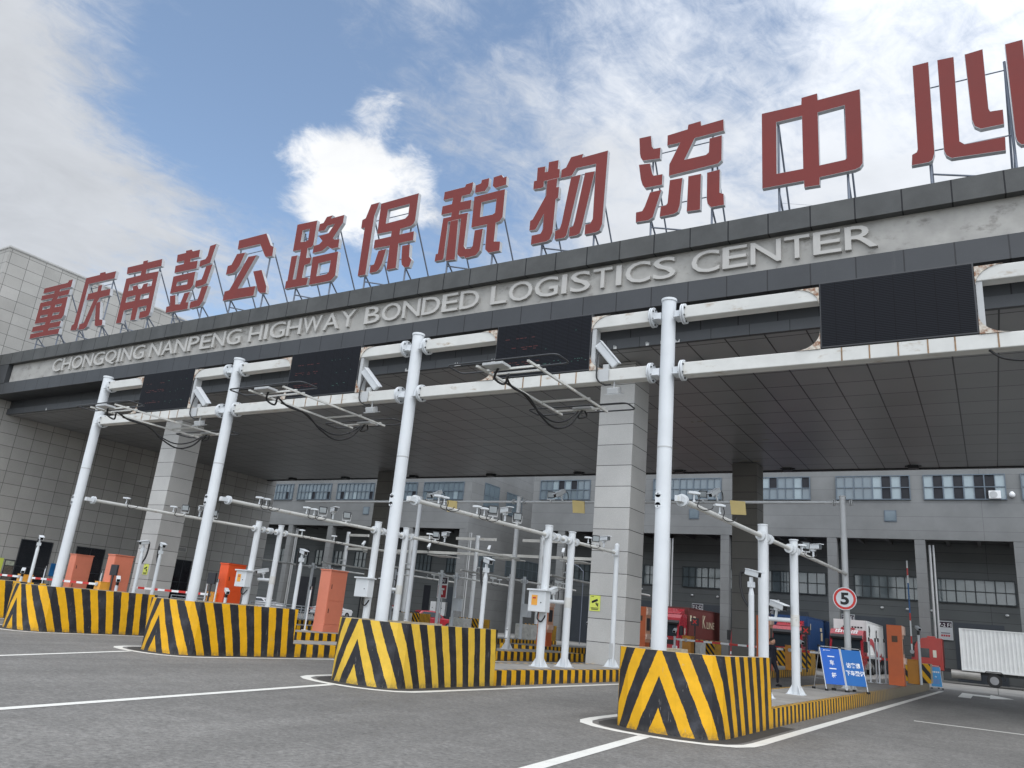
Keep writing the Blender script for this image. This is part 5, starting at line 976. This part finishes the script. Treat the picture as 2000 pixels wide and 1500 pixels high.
m = MB(); T = lambda pts: m.prism([(-32.6+u, 2.95+v) for u, v in pts], lambda u, v, d: (u, d, v), 45.13, 45.14)
T([(-.2,.1),(.18,.1),(.18,.22),(-.2,.24)]); T([(-.02,-.2),(.1,-.2),(.06,.08),(-.04,.08)]); m.build('camera_symbol', TXT, ls)
lp = thing('street_lamp', (-30.0,62,0), 'thin grey curved street lamp before the left warehouse end wall', 'street lamp'); m = MB(); m.tube([(-30,62,0),(-30,62,5.4),(-30.15,62,6.1),(-30.7,62,6.5),(-31.2,62,6.6)],.038,8); m.build('pole', STEEL, lp); MB().box(-31.7,-31.1,61.9,62.1,6.55,6.65).build('lamp_head', PAPER, lp)
def railing(x0, x1, y, lb):
    r = thing('white_railing', ((x0+x1)/2,y,0), lb, 'railing', 'white steel railings'); m = MB()
    for z in (1.06,.86,.66): m.cyl((x0,y,z),(x1,y,z),.035,n=8)
    m.build('rails', WHITE, r); m = MB(); n = int((x1-x0)/.22)
    for i in range(n+1): m.cyl((x0+i*(x1-x0)/n,y,.1),(x0+i*(x1-x0)/n,y,.66),.018,n=6,caps=False)
    for i in range(0, n+1, 9): m.cyl((x0+i*(x1-x0)/n,y,0),(x0+i*(x1-x0)/n,y,1.06),.04,n=8)
    m.build('bars', WHITE, r)
railing(-53, -42.6, 46.4, 'white railing in front of the white car'); railing(-52.2, -46.5, 38.2, 'white railing at the dark door of the wing')

# ---------------------------------------------------------------- trucks and cars
CABR = mat('truck_red', srgb(158,40,50), .28, var=.05, coat=.4, spec=.6); CABR2 = mat('truck_red_matt', srgb(152,48,42), .38, var=.08, coat=.2); TYRE = mat('tyre_rubber', (.018,.018,.019), .8, var=.2); RIM = mat('wheel_rim', (.30,.30,.31), .4, .6)
GLASS = mat('windscreen', (.02,.026,.032), .08, spec=.5); BLKP = mat('black_plastic', (.015,.015,.017), .5); HEADL = mat('headlamp', (.6,.62,.64), .15)
BROWN = mat('brown_container', srgb(104,52,48), .55, var=.1, dirt=(.12,.05,.04), dirt_amt=.12); BLUEC = mat('blue_container', srgb(32,66,112), .5, var=.1, dirt=(.2,.2,.2), dirt_amt=.08); WHC = mat('white_container', (.70,.71,.70), .5, var=.06, dirt=(.4,.38,.33), dirt_amt=.08); CREAM = mat('cream_letters', srgb(220,206,178), .6); REDW = mat('faded_red_wave', srgb(190,82,88), .55); BLKL = INK
def wheel(r, x, y, z, rad, w, side):
    t = MB().cyl((x-w/2,y,z),(x+w/2,y,z),rad,n=26); o = t.build('wheel', TYRE, r, bevel=.03); MB().cyl((x+side*(w/2-.02),y,z),(x+side*(w/2+.012),y,z),rad*.58,n=20).cyl((x+side*w/2,y,z),(x+side*(w/2+.05),y,z),rad*.22,n=10).build('rim', RIM, o)
def corrugated(mb, x, y0, y1, z0, z1, s, pitch=.28, d=.036):
    p = []; y = y0
    while y < y1-.001:
        for a, o in ((0,0),(.25,0),(.38,d),(.87,d),(1.0,0)): p.append((min(y+a*pitch,y1), o))
        y += pitch
    for (ya, oa), (yb, ob) in zip(p[:-1], p[1:]):
        if yb > ya: mb.quad([(x-s*oa,ya,z0),(x-s*ob,yb,z0),(x-s*ob,yb,z1),(x-s*oa,ya,z1)])
def truck(loc, rz, label, cab_m, cont_m, L_=11.2, gap=.5, z0=1.45, hc=2.75, scale=.85, hi=3.5, fairing=True, name_=None, extras=None):
    r = thing('container_truck', (0,0,0), label, 'truck', 'container trucks at the warehouse docks')
    cl = 2.3
    prof = [(0,.55),(-.02,1.5),(.06,1.75),(.34,2.75),(.5,hi-.35),(.9,hi-.05),(1.3,hi),(cl,hi),(cl,.9),(1.6,.9),(1.6,.6),(.6,.6),(.6,.55)]
    c = MB().prism(prof, lambda u, v, d: (d, u, v), -1.22, 1.22); c.build('cab', cab_m, r, bevel=.07, seg=3)
    MB().add([(-1.08,-.005,1.62),(1.08,-.005,1.62),(1.02,.30,2.66),(-1.02,.30,2.66)], [(0,1,2,3)]).build('windscreen', GLASS, r, fix=False)
    MB().prism([(.20,2.62),(.12,2.78),(.40,2.98),(.46,2.78)], lambda u, v, d: (d, u, v), -1.16, 1.16).build('sun_visor', BLKP, r)
    m = MB(); m.box(-1.0,1.0,-.05,0,.95,1.5)
    for i in range(4): m.box(-.95,.95,-.07,-.05,1.0+i*.13,1.06+i*.13)
    m.build('grille', BLKP, r); MB().box(-1.25,1.25,-.12,.5,.42,.9).build('bumper', cab_m, r, bevel=.05)
    for s in (-1,1):
        MB().box(s*.98-.22,s*.98+.22,-.135,-.11,.62,.86).build('headlight', HEADL, r, bevel=.01)
        m = MB(); m.box(s*1.42-.12,s*1.42+.12,.1,.28,1.75,2.55); m.cyl((s*1.2,.3,2.5),(s*1.42,.2,2.45),.03,n=6); m.build('mirror', BLKP, r, bevel=.03)
        MB().box(s*1.236-.006,s*1.236+.006,.55,1.35,1.8,2.5).build('side_window', GLASS, r); MB().box(s*1.23-.006,s*1.23+.006,1.6,1.85,1.85,2.4).build('rear_side_window', mat('pale_side_glass', (.5,.5,.42), .3), r); MB().box(s*1.226-.004,s*1.226+.004,.45,1.42,.95,2.56).build('door', cab_m, r)
        wheel(r, s*1.05, 1.1, .52, .52, .32, s)
        MB().cyl((s*.95,cl+.5,.75),(s*.95,cl+2.5,.75),.33,n=14).build('fuel_tank', mat('dirty_alloy_tank', (.32,.31,.29), .5, .4, var=.2), r)
        for y in (cl+3.4,): wheel(r, s*1.0, y, .52, .52, .5, s)
        yb = cl+gap+L_
        for y in (yb-4.2,yb-2.9,yb-1.6): wheel(r, s*1.0, y, .52, .52, .5, s)
        m = MB(); m.prism([(cl+2.7,1.0),(cl+2.9,1.18),(cl+3.9,1.18),(cl+4.15,.95),(cl+4.15,.6),(cl+4.1,.6),(cl+4.05,.95),(cl+3.85,1.13),(cl+2.95,1.13)], lambda u, v, d: (d, u, v), s*1.0-.28, s*1.0+.28); m.build('mudguard', BLKP, r)
    if fairing: MB().prism([(1.0,hi),(1.3,hi+.18),(cl,hi+.5),(cl,hi)], lambda u, v, d: (d, u, v), -1.0, 1.0).build('roof_fairing', cab_m, r, bevel=.05)
    else: MB().box(-.5,.5,1.2,1.8,hi-.02,hi+.14).build('roof_unit', cab_m, r, bevel=.05)
    m = MB(); m.box(-.45,-.3,1.4,cl+gap+L_,.85,1.12); m.box(.3,.45,1.4,cl+gap+L_,.85,1.12)
    for y in (cl+2,cl+5,cl+8,cl+gap+L_-.3): m.box(-1.1,1.1,y,y+.12,z0-.17,z0-.02)
    m.build('chassis', DARKM, r)
    ya, yb = cl+gap, cl+gap+L_; zt = z0+hc; m = MB()
    for s in (-1,1):
        corrugated(m, s*1.20, ya+.14, yb-.14, z0+.14, zt-.08, s)
        for y in (ya, yb-.16): m.box(s*1.22-.08,s*1.22+.0 if s > 0 else s*1.22+.08,y,y+.16,z0,zt)
        m.box(s*1.22-(.1 if s > 0 else 0),s*1.22+(0 if s > 0 else .1),ya+.16,yb-.16,z0,z0+.14); m.box(s*1.22-(.08 if s > 0 else 0),s*1.22+(0 if s > 0 else .08),ya+.16,yb-.16,zt-.08,zt)
    m.box(-1.14,1.14,ya+.04,ya+.08,z0,zt-.0); m.box(-1.14,1.14,yb-.1,yb-.05,z0,zt); m.box(-1.12,1.12,ya+.08,yb-.1,zt-.06,zt-.03); m.box(-1.12,1.12,ya+.08,yb-.1,z0+.02,z0+.1)
    cont = m.build('container', cont_m, r, fix=False)
    if extras: extras(r, ya, yb, z0, zt)
    r.location = loc; r.rotation_euler = (0,0,rz); r.scale = (scale,)*3; return r
def ex_brown(r, ya, yb, z0, zt):
    text_mesh('K', 'lettering', CREAM, r, (1.235,ya+4.0,z0+1.1), (0,1,0), (0,0,1), .9, 1.15, .01); text_mesh('LINE', 'lettering', CREAM, r, (1.235,ya+5.3,z0+1.1), (0,1,0), (0,0,1), 2.4, .62, .01)
    MB().box(1.225,1.235,ya+.3,ya+.75,z0+1.6,z0+2.1).build('label_mark', CREAM, r); MB().box(1.225,1.235,ya+1.2,ya+1.9,z0+1.55,z0+2.05).build('label_mark', CREAM, r)
def ex_blue(r, ya, yb, z0, zt):
    for y, z, w, h in ((.9,1.7,.18,.5),(5.3,1.7,.9,.3),(5.6,.9,.8,.7)): MB().box(1.225,1.235,ya+y,ya+y+w,z0+z,z0+z+h).build('label_mark', CREAM, r)
def ex_white(r, ya, yb, z0, zt):
    n = 24; top = [(ya+1.0+i*8.2/n, z0+.95-.35*i/n+.55*math.sin(i/n*5.2+.6)) for i in range(n+1)]; bot = [(y, z-.75*(1-abs(i/n-.5)*.9)) for i, (y, z) in enumerate(top)]
    m = MB()
    for i in range(n): m.quad([(1.232,*bot[i]),(1.232,*bot[i+1]),(1.232,*top[i+1]),(1.232,*top[i])])
    m.build('red_wave', REDW, r, fix=False)
    for t, y, h in (('冷',.9,.95),('链',5.6,.7)): text_mesh(t, 'lettering', BLKL, r, (1.236,ya+y,z0+1.5), (0,1,0), (0,0,1), None, h, .01, 0, .03)
    for i in range(7): MB().box(-.6+i*.22,-.45+i*.22,ya+.03,ya+.04,zt-.62,zt-.50).build('code_mark', BLKL, r)
    text_mesh('中外运', 'cab_lettering', TXT, r, (0,.62,3.2), (1,0,0), Vector((0,.42,.91)), 1.7, .42, .02, .2, .02, True)
truck((-20.95,57.7,0), 0, 'red truck with a brown container lettered in cream, left of the dark pillar', CABR, BROWN, extras=ex_brown, hi=3.55)
truck((-12.25,57.7,0), 0, 'red truck with a blue container behind the walking person', CABR, BLUEC, extras=ex_blue, hi=3.3)
truck((-8.45,57.9,0), 0, 'red truck with a white container bearing a red wave, behind the blue boards', CABR, WHC, extras=ex_white, hi=3.4, fairing=False)
truck((-15.0,57.6,0), 0, 'red truck almost hidden behind the dark rear pillar, one side showing', CABR, BLUEC, hi=3.4)
truck((-5.0,64.0,0), R(-90), 'matt red truck seen side-on at the right with a long white ribbed container', CABR2, WHC, L_=14, gap=1.25, z0=1.08, hc=3.2, hi=3.35, fairing=False)
CARR = mat('car_red', srgb(170,26,42), .25, var=.03, coat=.6); CARW = mat('car_white', (.75,.76,.78), .25, var=.03, coat=.6); CARD_ = mat('car_dark', (.02,.022,.028), .2, var=.03, coat=.6)
def car(loc, rz, label, m_, suv):
    r = thing('parked_car', (0,0,0), label, 'car', 'cars parked before the warehouse'); h = 1.62 if suv else 1.42; w = .9
    prof = [(-2.2,.35),(-2.25,.75),(-2.1,.95),(-1.0,1.02),(1.6,1.02),(2.15,.95),(2.2,.45),(2.1,.3),(-2.1,.3)]
    MB().prism(prof, lambda u, v, d: (d, u, v), -w, w).build('body', m_, r, bevel=.09, seg=3)
    g_ = [(-1.05,1.0),(-.35,h-.06),(.2,h),(1.25 if suv else .9,h-.05),(1.95 if suv else 1.75,1.0)]
    vs = [(s*(w-.06 if v < 1.2 else w-.2), u, v) for s in (-1,1) for u, v in g_]; n = len(g_)
    MB().add(vs, [tuple(range(n-1,-1,-1)), tuple(range(n,2*n))]+[(i,(i+1)%n,n+(i+1)%n,n+i) for i in range(n)]).build('cabin', m_, r, bevel=.05)
    m = MB()
    for s in (-1,1): a = s*(w-.035); b_ = s*(w-.165); m.quad([(a,-.8,1.07),(a,1.6,1.07),(b_,1.1 if suv else .8,h-.13),(b_,-.3,h-.13)])
    m.build('side_windows', GLASS, r, fix=False)
    y0, y1 = (g_[4][0]+.012, g_[3][0]+.03); MB().quad([(-.72,y0-.05,1.1),(.72,y0-.05,1.1),(.6,y1+.04,h-.12),(-.6,y1+.04,h-.12)]).build('rear_window', GLASS, r, fix=False); MB().quad([(-.72,-1.0,1.1),(.72,-1.0,1.1),(.6,-.42,h-.13),(-.6,-.42,h-.13)]).build('windscreen', GLASS, r, fix=False)
    for s in (-1,1):
        MB().box(s*.7-.16,s*.7+.16,2.17,2.215,.78,.95).build('tail_light', SRED, r); MB().box(s*.7-.18,s*.7+.18,-2.26,-2.2,.68,.82).build('headlight', HEADL, r)
        for y in (-1.4,1.35): wheel(r, s*.82, y, .33, .33, .2, s)
    MB().box(-.25,.25,2.205,2.225,.6,.72).build('number_plate', PAPER, r)
    r.location = loc; r.rotation_euler = (0,0,rz); return r
car((-44.6,60.5,0), R(150), 'red hatchback seen from behind, left of the whitewashed block', CARR, True)
car((-48.0,61.5,0), R(100), 'dark car just left of the red hatchback', CARD_, False)
car((-67.6,61,0), R(95), 'white car behind the white railing', CARW, False)
car((-58.5,62,0), R(180), 'white car seen end-on right of the peach cabinet', CARW, False)

# ---------------------------------------------------------------- the person
def skin_obj(name, pts, edges, m_, parent, sub=2):
    me = bpy.data.meshes.new(name); me.from_pydata([Vector(p[:3]) for p in pts], edges, []); o = bpy.data.objects.new(name, me); COL.objects.link(o); o.parent = parent
    sk = o.modifiers.new('skin', 'SKIN'); sk.use_smooth_shade = True
    for i, p in enumerate(pts): me.skin_vertices[0].data[i].radius = (p[3], p[4] if len(p) > 4 else p[3])
    me.skin_vertices[0].data[0].use_root = True; sb = o.modifiers.new('sub', 'SUBSURF'); sb.levels = sb.render_levels = sub; me.materials.append(m_); return o
CLOTH = mat('navy_cloth', (.012,.013,.022), .85, var=.3, vscale=8); SKIN = mat('skin', srgb(196,150,124), .5, var=.06, vscale=6); HAIR = mat('black_hair', (.012,.010,.009), .6)
pe = thing('person', (0,0,0), 'person in dark clothes walking, one arm stretched out, half hidden behind a white pole', 'person')
B = [(0,0,.98,.15,.11),(0,-.01,1.15,.15,.105),(0,-.02,1.32,.17,.11),(0,-.01,1.44,.13,.09),(0,-.02,1.52,.055,.055),                     # pelvis to neck
     (-.19,-.02,1.41,.065),(-.42,-.1,1.40,.048),(-.66,-.16,1.42,.038),(.20,.0,1.40,.065),(.25,.06,1.14,.048),(.27,-.02,.92,.038),            # arms
     (-.1,.0,.9,.1),(-.12,.10,.52,.065),(-.12,.30,.13,.045),(.1,.0,.9,.1),(.13,-.16,.52,.065),(.17,-.12,.12,.045)]
skin_obj('body', B, [(0,1),(1,2),(2,3),(3,4),(3,5),(5,6),(6,7),(3,8),(8,9),(9,10),(0,11),(11,12),(12,13),(0,14),(14,15),(15,16)], CLOTH, pe)
m = MB(); m.sph((.02,-.04,1.63),.098,0,18,14,1.22); m.sph((.02,-.145,1.62),.02,0,8,6,1.2); m.sph((.115,-.03,1.62),.022,0,8,6,1.4); m.sph((-.075,-.03,1.62),.022,0,8,6,1.4); m.cyl((0,-.02,1.48),(.01,-.03,1.58),.05,n=12); hd = m.build('head', SKIN, pe)
m = MB(); m.sph((.02,-.015,1.668),.108,0,18,12,1.02); m.build('hair', HAIR, hd)
m = MB()
for s in (-1,1): m.sph((.02+s*.035,-.128,1.645),.012,0,8,6)
m.build('eyes', HAIR, hd); MB().box(-.008,.048,-.132,-.122,1.565,1.575).build('mouth', mat('lips', srgb(150,84,78), .5), hd)
def hand(c, d, nm='hand'):
    c = Vector(c); d = Vector(d).normalized(); s = d.orthogonal().normalized(); t = d.cross(s); m = MB(); ang = Matrix((s,d,t)).transposed().to_4x4(); ang.translation = c+d*.05; m.obox(ang, .038,.05,.014)
    for i, l in enumerate((.065,.078,.072,.055)):
        b0 = c+d*.095+s*(.028-.019*i); m.tube([b0, b0+d*l*.55+t*.006, b0+d*l+t*.022], .0085, 6)
    b0 = c+d*.03+s*.04; m.tube([b0, b0+d*.035+s*.025, b0+d*.07+s*.028+t*.01], .010, 6); return m.build(nm, SKIN, pe)
hand((-.66,-.16,1.42), (-1,-.2,0)); hand((.27,-.02,.92), (.05,-.15,-1))
for x, y, rz in ((-.12,.27,.2),(.17,-.19,0)):
    m = MB(); m.prism([(-.12,0),(.15,0),(.15,.07),(.02,.1),(-.1,.06)][::-1], lambda u, v, d: (x+d, y-u*-1 if False else y-u+.03, v), -.045, .045); m.build('shoe', BLKP, pe, bevel=.02)
pe.location = (-7.42,32.4,.0); pe.rotation_euler = (0,0,R(60))
